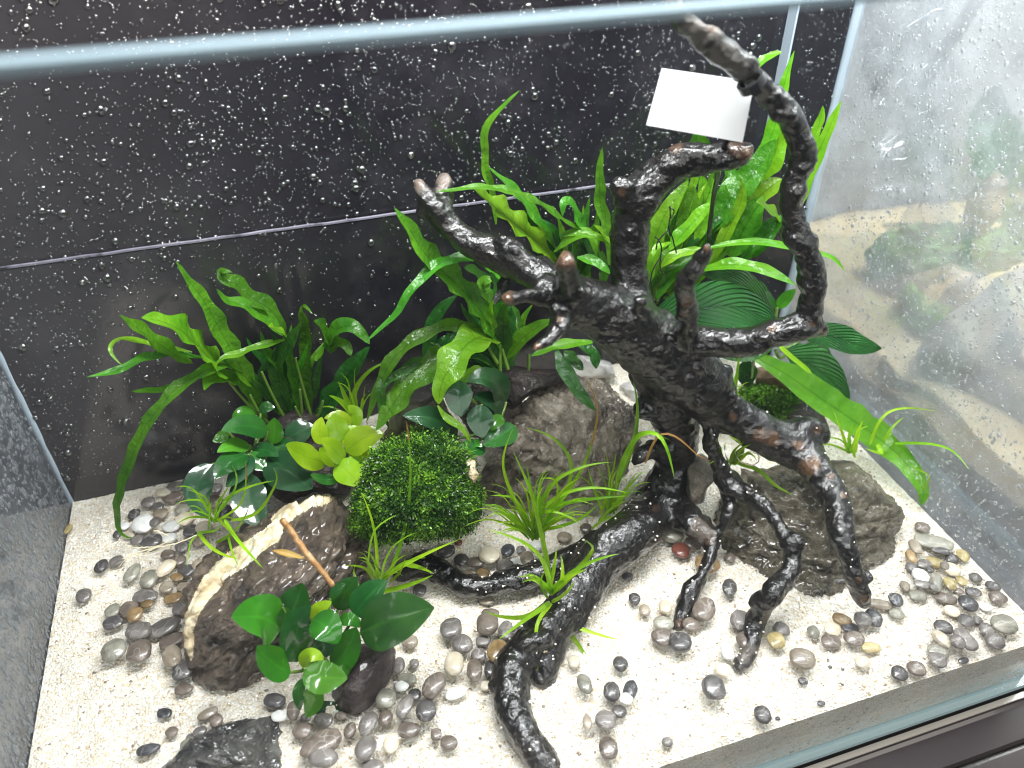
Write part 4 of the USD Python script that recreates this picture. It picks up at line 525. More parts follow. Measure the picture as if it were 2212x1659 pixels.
tuft('fine leaved bright grass tuft standing on the pebbles left of the veined rock', 'Z6', (330, 1250), .196, [
 ([(300, 1200), (180, 1010), (90, 955), (-10, 960)], 36), ([(300, 1180), (270, 1070), (100, 985)], 34), ([(320, 1200), (400, 1050), (490, 900)], 40), ([(340, 1210), (500, 1000), (525, 870), (485, 770)], 36, -.02), ([(400, 1090), (600, 970), (850, 905)], 44, -.02), ([(480, 1250), (700, 1180), (830, 1000), (872, 880), (835, 785)], 44, -.01), ([(350, 1250), (560, 1100), (605, 900), (602, 740)], 30, .005), ([(610, 900), (605, 800), (601, 735)], 20, 0, 'grass_brown'),
 ([(290, 1230), (150, 1220), (-10, 1290)], 40, -.02), ([(300, 1190), (180, 1070), (-10, 1110)], 34), ([(420, 1240), (520, 1400), (640, 1540), (755, 1665)], 50, -.045), ([(450, 1360), (480, 1500), (545, 1650)], 32, -.035), ([(190, 1350), (280, 1460), (400, 1540), (540, 1580)], 50, -.03), ([(230, 1340), (120, 1460), (100, 1660)], 26, -.04), ([(340, 1440), (520, 1330), (630, 1130)], 44, -.02), ([(360, 1230), (430, 1300), (540, 1420)], 40, -.03), ([(290, 1330), (290, 1200), (310, 1080)], 32), ([(200, 1350), (330, 1340), (400, 1240)], 36)], 9, (150, 280), seed=3, wb=(22, 34))
tuft('grass tuft with two tall blades between the moss mound and the veined rock', 'Z7', (1780, 230), .142, [
 ([(1740, 240), (1730, -60), (1680, -320), (1600, -520)], 46, .02), ([(1820, 240), (1990, -260), (2020, -900), (1990, -1130)], 48, .02), ([(2010, -960), (2000, -1060), (1988, -1140)], 24, .0, 'grass_brown'), ([(1780, 240), (1960, 120), (2450, -110)], 60, -.01), ([(1800, 240), (2000, 80), (2160, 50)], 40), ([(1800, 340), (2000, 290), (2220, 200)], 70, -.02), ([(2000, 110), (2120, 140), (2230, 190)], 60, -.015), ([(1720, 230), (1640, 90), (1580, 70)], 36), ([(1700, 240), (1600, 130), (1450, 115)], 44), ([(1580, 290), (1540, 170), (1560, 90)], 36), ([(1680, 220), (1620, 20), (1560, 0)], 30), ([(1780, 230), (1850, -10), (2080, -170)], 34), ([(1660, 150), (1700, -150), (2100, -390)], 26, .01), ([(1850, 260), (1950, 150), (1980, 50)], 40)], 8, (150, 320), seed=5, wb=(26, 40))
tuft('largest grass tuft, fanning up in front of the layered rock', 'C5', (1180, 1640), .156, [
 ([(1240, 1650), (1180, 1430), (1110, 1260), (1072, 1175)], 36, .005), ([(1150, 1600), (1060, 1400), (1012, 1230), (1065, 1045)], 34, .02), ([(1180, 1620), (1400, 1350), (1500, 1130), (1528, 980)], 36, .02), ([(1500, 1140), (1535, 960), (1515, 860), (1465, 745)], 18, .0, 'grass_brown'), ([(1200, 1500), (1350, 1300), (1610, 1230)], 36, -.01), ([(1180, 1550), (1300, 1430), (1500, 1370), (1710, 1400)], 34, -.02), ([(1300, 1500), (1390, 1250), (1280, 1090), (1125, 1035)], 34, .012), ([(1170, 1620), (1060, 1560), (965, 1570)], 30, -.02), ([(1150, 1590), (1050, 1420), (940, 1412)], 32), ([(1250, 1480), (1450, 1440), (1690, 1415)], 36, -.02), ([(1240, 1600), (1400, 1560), (1540, 1460)], 30, -.01), ([(1190, 1620), (1300, 1480), (1300, 1330), (1220, 1320)], 34), ([(1180, 1600), (1180, 1480), (1240, 1380)], 34), ([(1170, 1600), (1110, 1500), (1030, 1400)], 34), ([(1200, 1610), (1260, 1500), (1420, 1560)], 34, -.02), ([(1170, 1640), (1090, 1600), (1000, 1570)], 26, -.02)], 52, (150, 420), seed=7, wb=(13, 26), spread=1.25)
tuft('thin grass tuft leaning on the driftwood foot beside the layered rock', 'C5', (1600, 1500), .160, [
 ([(1550, 1520), (1610, 1330), (1637, 1170)], 28, .01), ([(1560, 1550), (1650, 1430), (1785, 1280)], 34, 0), ([(1640, 1340), (1730, 1130), (1755, 920), (1730, 765)], 42, .005), ([(1640, 1340), (1760, 1090), (1870, 1080), (1960, 1320)], 50, -.035), ([(1640, 1400), (1760, 1070), (1850, 1070), (1940, 1110)], 18, -.02), ([(1620, 1450), (1600, 1300), (1580, 1160)], 22), ([(1800, 1235), (1890, 1075), (2000, 1110), (2090, 1190), (2165, 1222)], 22, -.02, 'grass_brown'), ([(1560, 1500), (1500, 1330), (1480, 1250)], 22), ([(1540, 1560), (1620, 1480), (1700, 1440)], 28), ([(1500, 1600), (1590, 1540), (1680, 1520)], 24), ([(1620, 1480), (1640, 1540), (1630, 1620)], 18)], 20, (120, 340), seed=9, wb=(11, 22), spread=.8)
tuft('grass tuft rooted on top of the thick driftwood root in front', 'C8', (1060, 700), .100, [
 ([(1060, 690), (1000, 500), (880, 400), (700, 338)], 46), ([(1050, 680), (1030, 500), (960, 180), (920, -20)], 46, .015), ([(1070, 690), (1250, 510), (1285, 440), (1235, 395)], 46), ([(1080, 680), (1200, 560), (1430, 475)], 44), ([(1060, 690), (1130, 620), (1255, 560)], 60), ([(1050, 740), (870, 830), (688, 790)], 46, -.018), ([(1050, 750), (900, 850), (765, 950)], 38, -.022), ([(1060, 750), (975, 900), (985, 1120)], 36, -.03), ([(1060, 780), (1150, 900), (1250, 1040), (1302, 1125)], 42, -.035), ([(1060, 800), (1200, 880), (1435, 950)], 38, -.025), ([(1040, 680), (1075, 540), (1085, 445)], 40, .008), ([(1040, 720), (1000, 640), (1030, 560)], 34), ([(1060, 740), (1130, 700), (1190, 620)], 36), ([(1050, 700), (1120, 600), (1110, 480)], 40)], 4, (120, 220), seed=11, wb=(26, 38))
tuft('small grass tuft under the driftwood arm on top of the olive boulder', 'Z3', (1140, 985), .152, [
 ([(1150, 960), (1230, 830), (1105, 725)], 66), ([(1140, 960), (1200, 860), (1300, 800)], 70), ([(1180, 960), (1380, 1030), (1500, 1140), (1670, 1235)], 62, -.03), ([(1120, 950), (1080, 850), (1085, 780)], 50), ([(1160, 940), (1290, 880), (1355, 945)], 40), ([(1130, 980), (1150, 880), (1240, 780)], 60), ([(1100, 960), (1060, 880), (1050, 820)], 40)], 3, (120, 230), seed=13, wb=(36, 60))
tuft('grass tuft behind the olive boulder below the long fern leaf', 'C6', (1255, 1190), .150, [
 ([(1250, 1180), (1180, 1100), (1085, 1090)], 26), ([(1240, 1180), (1200, 1050), (1160, 950)], 28, .01), ([(1270, 1180), (1290, 1080), (1320, 1000)], 46, .005), ([(1250, 1180), (1245, 1100), (1270, 1010)], 36, .005), ([(1360, 1130), (1440, 970), (1560, 930), (1725, 947)], 24, .01), ([(1500, 1125), (1700, 1130), (1820, 1170), (1912, 1275)], 26, -.03), ([(1440, 1110), (1490, 1030), (1550, 980)], 26, .005), ([(1400, 1130), (1420, 1180), (1330, 1150)], 40), ([(1600, 1260), (1680, 1300), (1680, 1340), (1600, 1440)], 14, -.01)], 3, (100, 200), seed=15, wb=(18, 30))
tuft('upright grass sprig standing behind the driftwood trunk at the right', 'C6', (620, 840), .200, [([(615, 840), (630, 700), (646, 555)], 26, .0), ([(600, 800), (620, 850), (670, 870)], 18), ([(640, 860), (610, 800), (605, 720)], 16), ([(640, 560), (655, 520), (670, 490)], 10, 0, 'grass_brown')], 2, (70, 140), seed=17, wb=(12, 18))
tuft('grass tuft with broad blades in front of the back pane behind the lime plant', 'C4', (1970, 990), .275, [([(1980, 990), (1960, 850), (2050, 720), (2148, 672)], 50, 0), ([(1960, 980), (1890, 900), (1820, 860)], 70, -.01), ([(1950, 970), (1900, 850), (1870, 780)], 50), ([(1970, 980), (1940, 850), (1900, 800), (1860, 790)], 20), ([(2000, 990), (2010, 880), (2020, 800)], 14), ([(1990, 990), (1960, 760), (1970, 690)], 14)], 4, (120, 260), seed=19, wb=(14, 24))

# ------------------------------------------------------------------ moss: a mound with small fronds
def moss(name, label, view, pts, y, rd, n, mats, size, seed, core='moss_core', keep=None):
    v, f = outline_blob(view, pts, y, rd, sub=5, n1=(.55, 42), n2=(.16, 110), seed=seed, sq=.85); c = v.mean(0); p = thing(name, label, 'moss', tuple(c))
    mesh('mound', (v, f), MAT[core], p, smooth_=40)
    tm = trimesh.Trimesh(v, f, process=False); r = np.random.default_rng(seed); nrm = tm.vertex_normals
    tri = r.choice(len(f), 60000, p=tm.area_faces / tm.area_faces.sum()); w = r.dirichlet((1, 1, 1), 60000); P = (v[f[tri]] * w[..., None]).sum(1); N = unit((nrm[f[tri]] * w[..., None]).sum(1))
    ok = (((CP - P) * N).sum(1) > -.01) & (P[:, 2] > sand_z(P[:, 0], P[:, 1]) - .002)
    if keep is not None: ok &= keep(project(P), P)
    P, N = P[ok][:n], N[ok][:n]
    clump = meshkit.fbm(P * 130, 2, seed + 2); tv, tf, base = [], [], 0; out = [[[], [], 0] for _ in mats]
    # each frond: a short curved stalk with paired scale leaves
    k = len(P); up = unit(N + .75 * r.normal(size=N.shape) + [0, 0, .35]); Lh = size * r.uniform(.55, 1.35, k) * (.6 + .9 * clump); side = unit(np.cross(up, r.normal(size=(k, 3)))); fw = np.cross(side, up); gi = (r.uniform(size=k) < np.clip((clump - .42) * 3.2, .05, .9)).astype(int)
    for g in range(len(mats)):
        sel = gi == g if len(mats) > 1 else np.ones(k, bool); V, F_ = [], []; n0 = 0
        for j in range(6):
            t = .12 + .17 * j; root = P[sel] + up[sel] * (Lh[sel] * t)[:, None] + fw[sel] * (Lh[sel] * .35 * t * t)[:, None]; s = (-1) ** j; l = Lh[sel] * .46 * (1 - .35 * t); sd = side[sel] * s; d = unit(sd * .8 + up[sel] * .7 + .2 * fw[sel]); wv = np.cross(d, fw[sel]) * .0 + fw[sel] * .30
            a = root; b = root + (d * .5 + wv * .9) * l[:, None]; c2 = root + d * l[:, None]; e = root + (d * .5 - wv * .9) * l[:, None]; m2 = len(a)
            V += [a, b, c2, e]; i = np.arange(m2); F_ += [np.stack([n0 + i, n0 + m2 + i, n0 + 2 * m2 + i], 1), np.stack([n0 + i, n0 + 2 * m2 + i, n0 + 3 * m2 + i], 1)]; n0 += 4 * m2
        mesh('frond', (np.vstack(V), np.vstack(F_)), MAT[mats[g]], p, kind='stuff')
    return p
M1 = [(220, 1400), (270, 1270), (330, 1190), (430, 1140), (560, 1080), (690, 1100), (760, 1170), (825, 1270), (845, 1400), (850, 1530), (770, 1580), (600, 1640), (420, 1640), (300, 1640), (215, 1590), (195, 1490)]
moss('moss_mound', 'bright feathery moss mound between the lime plant and the layered rock', 'C5', [(530 + (a - 530) * .94, 1370 + (b_ - 1370) * .95) for a, b_ in M1], .186, .038, 13000, ['moss_dark', 'moss_leaf'], .0052, 61)
M2 = [(1220, 340), (1400, 320), (1600, 340), (1800, 440), (1920, 570), (1960, 660), (1900, 770), (1750, 830), (1600, 760), (1350, 620), (1240, 450)]
moss('mossy_rock', 'dark rock with a small patch of moss behind the right driftwood arm', 'Z3', M2, .222, .022, 3500, ['moss_dark', 'moss_leaf'], .005, 62, 'lava', keep=lambda q, P: (np.hypot((q[:, 0] - px('Z3', [(1450, 450)])[0, 0]) / 55, (q[:, 1] - px('Z3', [(1450, 430)])[0, 1]) / 38) + .7 * meshkit.noise(P * 150, 4) < 1.35))

# ------------------------------------------------------------------ pebbles
WORD = {'g': 'grey', 'd': 'dark grey', 'b': 'brownish grey', 't': 'tan', 'c': 'cream', 'w': 'white', 'y': 'yellow', 'o': 'ochre', 'r': 'red brown', 'k': 'blackish', 'v': 'greenish grey'}
PB = {'C7': [(740, 255, 70, 60, 0, 'd'), (790, 300, 140, 110, -40, 'w'), (690, 320, 60, 45, -20, 'w'), (650, 365, 50, 50, 0, 'd'), (715, 370, 70, 45, 0, 'c'), (820, 190, 85, 65, -30, 'g'), (905, 135, 100, 55, 0, 'c'), (970, 105, 110, 60, 0, 'g'), (960, 165, 120, 65, -20, 'b'), (890, 255, 90, 65, 0, 't'), (875, 212, 70, 50, 0, 'g'), (1010, 225, 95, 60, 0, 'v'), (950, 320, 110, 70, 0, 'w'), (1020, 280, 110, 80, 10, 'c'), (865, 325, 70, 60, 0, 'g'), (1055, 345, 95, 75, 0, 'd'), (840, 400, 130, 85, -10, 'd'), (935, 385, 95, 60, 0, 'w'), (760, 395, 90, 60, 0, 'g'), (1010, 430, 90, 70, 0, 'g'), (1100, 400, 90, 65, 0, 't'), (1040, 180, 80, 60, 10, 'b'), (1130, 330, 110, 75, -10, 'c'), (1180, 190, 120, 80, 0, 'b'), (1240, 240, 90, 90, 0, 'k'), (1190, 110, 90, 60, 0, 'g'), (1370, 345, 110, 90, 0, 'b'), (1040, 85, 90, 55, 0, 'd'),
   (560, 545, 78, 78, 0, 'd'), (645, 515, 90, 62, -35, 'g'), (735, 580, 85, 105, 10, 'v'), (820, 615, 110, 110, 0, 'v'), (918, 550, 95, 105, 30, 'c'), (925, 478, 90, 60, 0, 'b'), (990, 510, 80, 70, 30, 'b'), (1030, 568, 110, 80, 10, 'd'), (1095, 542, 72, 70, 0, 't'), (985, 618, 85, 48, 20, 'o'), (1015, 655, 85, 55, 0, 't'), (920, 660, 90, 75, 0, 't'), (460, 705, 95, 82, -20, 'g'), (800, 712, 155, 80, 0, 'g'), (960, 718, 125, 65, -15, 'o'), (625, 785, 100, 85, 0, 'v'), (715, 780, 108, 92, 0, 'b'), (822, 770, 78, 48, 0, 'o'), (750, 815, 98, 88, 0, 'o'), (625, 855, 118, 82, -15, 'd'), (765, 900, 160, 105, -15, 'g'), (905, 880, 200, 95, -35, 'g'), (950, 955, 165, 85, -30, 'b'), (990, 780, 85, 75, 0, 'g'), (630, 1005, 155, 130, -10, 'v'), (768, 1015, 150, 132, 0, 'b'), (955, 1040, 115, 130, -30, 't'), (1005, 1115, 135, 112, -20, 'd'), (1015, 1225, 120, 60, -10, 'b'),
   (910, 1355, 92, 58, 10, 'k'), (820, 1555, 145, 70, -15, 'k'), (1145, 1360, 125, 60, -35, 't'), (1195, 1395, 82, 80, 0, 'b'), (1030, 1540, 75, 85, -30, 'v'), (950, 1460, 80, 60, 0, 'b'), (1100, 1460, 90, 60, -30, 'g'), (1520, 1285, 135, 85, 10, 'd'), (1620, 1340, 82, 112, -15, 'b'), (1790, 1395, 122, 82, 10, 'g'), (1885, 1370, 82, 48, 0, 'b'), (1670, 1450, 120, 92, 0, 'b'), (1775, 1530, 255, 140, -30, 'b'), (1935, 1455, 76, 98, 15, 'b'), (2035, 1410, 105, 145, 15, 'g'), (2130, 1385, 85, 95, 20, 'b'), (2020, 1550, 125, 145, 15, 'g'), (2160, 1520, 100, 120, 0, 'c'), (1790, 1625, 180, 110, 0, 'g'), (2060, 1650, 140, 80, 0, 'g'), (1545, 1370, 105, 65, 0, 'w'), (2130, 1270, 130, 120, 0, 'v'), (1690, 1380, 70, 50, 0, 'g'), (370, 340, 40, 55, 0, 'y'), (640, 1200, 0, 0, 0, 'd')],
 'C8': [(475, 460, 122, 82, 0, 'd'), (560, 505, 92, 75, -20, 'd'), (640, 520, 118, 62, 0, 'b'), (715, 478, 132, 100, 30, 'c'), (815, 455, 85, 80, 20, 'k'), (800, 540, 112, 90, 20, 'g'), (862, 525, 92, 62, 0, 'w'), (925, 500, 92, 86, 0, 't'), (680, 588, 86, 68, 15, 'o'), (580, 585, 92, 52, 0, 't'), (640, 612, 82, 42, 0, 'd'), (545, 412, 52, 42, 0, 'r'), (970, 430, 82, 62, 0, 'w'), (890, 450, 60, 50, 0, 'g'), (330, 675, 86, 75, 0, 'd'), (275, 960, 106, 86, 15, 't'), (505, 890, 138, 128, 0, 'g'), (560, 975, 126, 122, -60, 'g'), (705, 862, 142, 142, 0, 'b'), (680, 955, 92, 66, 0, 'g'), (760, 1012, 132, 145, 20, 'o'), (658, 1028, 92, 78, 0, 'g'), (520, 1085, 122, 134, 0, 'c'), (635, 1115, 96, 132, 0, 'b'), (718, 1110, 72, 98, 0, 'd'), (885, 925, 132, 102, -20, 'd'), (805, 900, 100, 112, 0, 'g'), (990, 850, 92, 62, 0, 'c'), (720, 800, 110, 60, 0, 'b'), (700, 735, 90, 50, 0, 't'),
   (410, 1198, 132, 168, 30, 'b'), (260, 1168, 122, 72, 10, 'v'), (230, 1215, 86, 62, -10, 'w'), (250, 1320, 92, 142, 20, 'g'), (302, 1255, 82, 72, 0, 'd'), (365, 1338, 128, 142, 0, 'd'), (270, 1450, 138, 98, 0, 'b'), (530, 1245, 142, 72, -20, 'w'), (420, 1475, 72, 72, 0, 'b'), (490, 1520, 112, 92, 0, 'b'), (700, 1205, 72, 62, 0, 'c'), (215, 1090, 70, 95, 0, 'g'), (300, 1080, 60, 60, 0, 'g'),
   (1185, 1070, 82, 82, 0, 'c'), (1240, 1190, 92, 122, -20, 'v'), (1440, 1085, 90, 92, 0, 'd'), (1390, 1235, 106, 112, 0, 'd'), (1492, 1230, 82, 124, 20, 'k'), (1470, 1302, 84, 72, 0, 'w'), (1432, 1345, 92, 76, 0, 'd'), (1360, 1388, 132, 112, 10, 'g'), (1258, 1402, 60, 92, 0, 't'), (1375, 1552, 122, 132, 0, 'b'), (1518, 722, 72, 72, 0, 'd'), (1575, 788, 72, 72, 0, 't'), (1685, 768, 82, 88, 0, 'c'), (1680, 858, 132, 92, 0, 'v'), (1670, 935, 132, 112, 0, 'b'), (1770, 966, 138, 122, 0, 'd'), (1905, 780, 130, 150, 30, 'b'), (1835, 860, 112, 82, 0, 'b'), (2045, 658, 92, 98, 20, 'd'), (2110, 838, 142, 116, 10, 'g'), (2135, 950, 122, 112, 0, 'b'), (2030, 1012, 82, 108, 0, 'w'), (2005, 1120, 100, 86, 10, 'c'), (1955, 1212, 142, 152, 0, 'd'), (1722, 362, 152, 102, 15, 'v'), (1840, 418, 112, 72, 35, 'b'), (1775, 455, 112, 92, 15, 'r'), (1920, 530, 150, 112, 10, 'o'), (1700, 1522, 72, 52, 0, 'w'), (1480, 600, 70, 50, 0, 'd'), (1130, 380, 90, 60, 0, 't'), (1250, 330, 80, 60, 0, 'b')],
 'C9': [(765, 1362, 106, 102, 0, 'd'), (840, 955, 112, 102, 0, 'y'), (990, 1052, 168, 124, 15, 't'), (1320, 1075, 98, 76, 0, 'c'), (1050, 907, 76, 76, 0, 'v'), (870, 890, 102, 82, 0, 'g'), (1205, 838, 122, 72, 25, 'o'), (1155, 892, 102, 82, 10, 'c'), (1255, 885, 102, 56, 0, 'k'), (1145, 958, 122, 82, 0, 'b'), (1270, 945, 122, 92, 0, 'b'), (1365, 993, 118, 66, 0, 'y'), (1380, 828, 106, 106, 0, 'k'), (1320, 850, 112, 92, 0, 'g'), (1505, 730, 88, 78, 0, 'k'), (1510, 810, 92, 62, 30, 'v'), (1415, 752, 132, 56, 15, 't'), (1172, 612, 118, 52, 0, 'd'), (1650, 325, 98, 56, 5, 'b'), (1710, 412, 235, 84, 20, 'v'), (1612, 432, 72, 84, 0, 't'), (1590, 488, 62, 72, 0, 'o'), (1745, 480, 112, 42, 15, 'd'), (1815, 497, 82, 56, 0, 'd'), (1878, 482, 76, 68, 15, 'y'), (1722, 522, 102, 62, 30, 'y'), (1660, 530, 92, 56, 0, 'g'), (1815, 558, 102, 76, 20, 'c'), (1590, 550, 72, 62, 0, 'g'), (1640, 592, 102, 82, 0, 'w'), (1725, 628, 76, 112, 20, 'v'), (1800, 640, 78, 72, 0, 'y'), (1555, 652, 62, 66, 0, 't'), (1645, 660, 112, 52, 20, 'g'), (1868, 625, 62, 56, 0, 'y'), (1630, 708, 112, 62, 10, 'v'), (1780, 720, 132, 62, 20, 'b'), (1945, 605, 76, 52, 0, 'g'), (2042, 652, 92, 52, 20, 'd'), (1930, 682, 98, 52, 10, 'd'), (2070, 712, 112, 72, -10, 'b'), (1900, 748, 112, 88, -15, 'k'), (1815, 792, 102, 62, 20, 'c'), (2000, 768, 82, 52, 0, 'w'), (1765, 875, 112, 78, 15, 'd'), (1890, 945, 106, 128, -20, 'g'), (1895, 845, 92, 72, 0, 'd'), (2105, 862, 165, 112, 0, 'v'), (2005, 892, 92, 72, 0, 'g'), (1757, 945, 88, 102, -30, 'c'), (1835, 985, 92, 82, 0, 'g'), (1742, 1012, 132, 72, 25, 'v'), (1740, 1070, 122, 88, 0, 'g'), (1622, 1110, 112, 82, 0, 'b'), (1525, 1130, 108, 86, 15, 'd'), (2060, 968, 112, 88, 0, 'g'), (1650, 1172, 82, 52, 0, 'd'), (990, 1178, 62, 42, 15, 'k'), (1905, 1098, 72, 32, -20, 'k'), (2085, 1018, 72, 42, -20, 'k'), (240, 1520, 70, 60, 0, 'g'), (850, 1385, 30, 22, 0, 'k'), (1090, 1300, 50, 30, 0, 'k'), (1140, 1100, 26, 16, 0, 'k'), (1210, 1112, 22, 14, 0, 'k'), (585, 490, 70, 60, 0, 'b'), (1770, 560, 60, 50, 0, 'b'), (1700, 690, 60, 46, 0, 'g'), (1690, 570, 50, 40, 0, 'd'), (1850, 680, 60, 40, 0, 'b'), (1960, 840, 60, 46, 0, 'g')]}
ZONES = [('scattered on bare sand near the left pane', lambda x, y: x < 245 and y < 1500 and y > 1100 and x < 205 + 0 * y), ('under the left grass tuft', lambda x, y: x < 560 and y < 1195), ('in the bank left of the veined rock', lambda x, y: x < 470 and y < 1290), ('in the lower heap touching the veined rock', lambda x, y: x < 480 and y < 1510), ('beside the dark rock at the bottom edge', lambda x, y: x < 560), ('between the dark rock and the lava plug', lambda x, y: x < 850 and y > 1480),
   ('in the hollow behind the left root', lambda x, y: 900 < x < 1180 and y < 1260), ('left of the thick front root', lambda x, y: x < 1230 and y < 1455), ('in the heap below the lava plug', lambda x, y: x < 1060), ('on sand right of the thick front root', lambda x, y: x < 1400 and y > 1360), ('under the driftwood foot', lambda x, y: x < 1560 and y < 1230), ('around the short middle root tip', lambda x, y: x < 1560 and y < 1425), ('around the long right root tip', lambda x, y: x < 1720), ('before the olive boulder', lambda x, y: x < 1930 and y < 1460), ('in the bank between boulder and right glass', lambda x, y: y < 1295), ('in the heap against the front glass corner', lambda x, y: x > 1960), ('on open sand by the front glass', lambda x, y: True)]
peb = []
for vw_, lst in PB.items():
    for x, y, w, h, a, c in lst:
        if w == 0: continue
        q = px(vw_, [(x, y)])[0]; s = VIEW[vw_][2]; peb.append((q[0], q[1], w * s * .88, h * s * .88, a, c))
zone_of = [next(z for z, fn in ZONES if fn(p[0], p[1])) for p in peb]
ORD = ['leftmost', 'second', 'third', 'fourth', 'fifth', 'sixth', 'seventh', 'eighth', 'ninth', 'tenth', 'eleventh', 'twelfth', 'thirteenth', 'fourteenth']
def shape_word(p):
    e = p[2] / p[3]; e = max(e, 1 / e); sz = max(p[2], p[3]); return ('tiny' if sz < 25 else 'small' if sz < 37 else 'large' if sz > 55 else 'middling') + (' long' if e > 1.6 else ' oval' if e > 1.25 else ' round')
plabel = {}
from collections import defaultdict
grp = defaultdict(list)
for i, p in enumerate(peb): grp[(zone_of[i], p[5], shape_word(p))].append(i)
for (z, c, sw), ids in grp.items():
    ids.sort(key=lambda i: peb[i][0])
    for k, i in enumerate(ids): plabel[i] = f'{sw} {WORD[c]} pebble {z}' + ('' if len(ids) == 1 else f', {ORD[k]}' + (' from left' if k else ''))
pv_ = ICO[3].vertices; pf_ = ICO[3].faces
def nrm_at(x, y): e = .004; g = np.array([-(sand_z(x + e, y) - sand_z(x - e, y)) / (2 * e), -(sand_z(x, y + e) - sand_z(x, y - e)) / (2 * e), 1.0]); return unit(g)
OVER = {}
placed = []
for i, (x, y, w, h, a, c) in enumerate(peb):
    zz = 0.0
    for _ in range(4): b = at_z((x, y), zz + .35 * h * .0006)[0]; zz = float(sand_z(np.clip(b[0], .004, W - .004), np.clip(b[1], .004, D - .006)))
    sc = depth(b)[0] / CF; rw, rh = w * sc / 2, h * sc / 2; ar = np.radians(a)
    vd = unit(CP - b); el = math.asin(vd[2]); vert = .54 * min(rw, rh)
    rg = math.sqrt(max(rh ** 2 - (vert * math.cos(el)) ** 2, (.7 * rh) ** 2)) / math.sin(el)
    hx = unit(np.array([CR[0][0], CR[0][1], 0])); hy = np.array([-hx[1], hx[0], 0]); r_ = np.random.default_rng(1000 + i)
    th = -ar; ex = hx * math.cos(th) + hy * math.sin(th); ey = -hx * math.sin(th) + hy * math.cos(th)
    d = pv_ + r_.uniform(-.05, .05, 3); k = 1 + .34 * (meshkit.fbm(d * 1.3 + i * 7.1, 2, i) - .5) + .03 * (meshkit.noise(d * 5 + i, i) - .5)
    q = d * k[:, None]; sq = r_.uniform(.82, 1.0); q = np.sign(q) * np.abs(q) ** sq
    P = q[:, :1] * rw * ex + q[:, 1:2] * rg * ey + q[:, 2:] * vert * np.array([0, 0, 1.0])
    c0 = b + np.array([0, 0, vert * r_.uniform(-.25, .12)])
    # lift it onto any pebble already lying there
    for (pc, pr, pvt) in placed:
        dd_ = np.hypot(*(pc[:2] - c0[:2])); rr_ = (pr + min(rw, rg)) * .82
        if dd_ < rr_: c0[2] = max(c0[2], pc[2] + (pvt + vert) * .55 * (1 - dd_ / rr_) ** .5)
    c0[0] = np.clip(c0[0], rw * .9, W - rw * .9 - .001); c0[1] = max(c0[1], rg * .9 + .001)
    placed.append((c0, (rw + rg) / 2, vert))
    mesh('pebble', (P + c0, pf_), MAT['pebble_' + c], label=plabel[i], cat='pebble', group='pebbles strewn over the sand', smooth_=True)

# ------------------------------------------------------------------ card, stake and cable tie, twig, fine roots, debris
cq = px('C3', [(212, 378), (618, 440), (640, 470), (716, 560), (655, 788), (125, 692)]); YC = .150
def slab(p2, y, dy, t):
    y = np.broadcast_to(y, len(p2)); P = at_y(p2, y); n = unit(np.cross(P[1] - P[0], P[-1] - P[0])); n *= np.sign(n @ (CP - P[0])); k = len(P); v = np.vstack([P, P - n * t]); c = np.vstack([P.mean(0), (P - n * t).mean(0)]); v = np.vstack([v, c]); i = np.arange(k); j = (i + 1) % k
    f = np.vstack([np.stack([np.full(k, 2 * k), i, j], 1), np.stack([np.full(k, 2 * k + 1), k + j, k + i], 1), np.stack([i, k + i, k + j], 1), np.stack([i, k + j, j], 1)]); m_ = trimesh.Trimesh(v, f, process=False); m_.fix_normals(); return m_
cd = thing('plant_tag', 'blank white card tied to the tall driftwood branch', 'card', tuple(at_y(cq.mean(0), .17)[0]))
c4 = px('C3', [(212, 378), (722, 452), (655, 788), (125, 692)]); mesh('card', slab(c4, [.182, .172, .168, .178], 0, .0008), MAT['card_white'], cd)
sp_ = at_y(px('C3', [(585, 760), (560, 800), (520, 960), (490, 1130), (470, 1300)]), [.176, .182, .215, .235, .245]); mesh('stake', tube(spline(sp_, 20), .0016, 8), MAT['black_rubber'], cd, smooth_=True)
tb = px('C3', [(660, 500), (668, 460), (690, 420), (722, 398), (752, 402)]); B = at_y(px('C3', [(705, 460)]), .161)[0]; ax = unit(at_y(px('C3', [(745, 520)]), .161)[0] - at_y(px('C3', [(660, 370)]), .163)[0]); s1 = unit(np.cross(ax, [0, 1, .2])); s2 = np.cross(ax, s1); an = np.linspace(0, 2 * np.pi, 40)
rt = 24 * depth(B)[0] / CF
ring_ = np.concatenate([B + (o * .0022) * ax + (rt + rr_) * (np.cos(an)[:, None] * s1 + np.sin(an)[:, None] * s2) for o, rr_ in ((-1, 0), (-1, .0014), (1, .0014), (1, 0))]); n_ = 40; fs = []
for a_ in range(4):
    b_ = (a_ + 1) % 4; i = np.arange(n_ - 1); fs += [np.stack([a_ * n_ + i, a_ * n_ + i + 1, b_ * n_ + i + 1], 1), np.stack([a_ * n_ + i, b_ * n_ + i + 1, b_ * n_ + i], 1)]
tie = thing('cable_tie', 'black plastic tie strapped round the tall branch above the white card', 'cable tie', tuple(B)); tm_ = trimesh.Trimesh(ring_, np.vstack(fs), process=False); tm_.fix_normals(); mesh('strap', tm_, MAT['black_rubber'], tie)
hd = trimesh.creation.box([.004, .006, .0035]); Mx = np.eye(4); Mx[:3, 0] = s1; Mx[:3, 1] = ax; Mx[:3, 2] = s2; hp = unit(CP - B); Mx[:3, 2] = unit(hp - ax * (hp @ ax)); Mx[:3, 0] = np.cross(Mx[:3, 1], Mx[:3, 2]); Mx[:3, 3] = B + Mx[:3, 2] * (rt + .0015); hd.apply_transform(Mx); mesh('tie_head', hd, MAT['black_rubber'], tie)
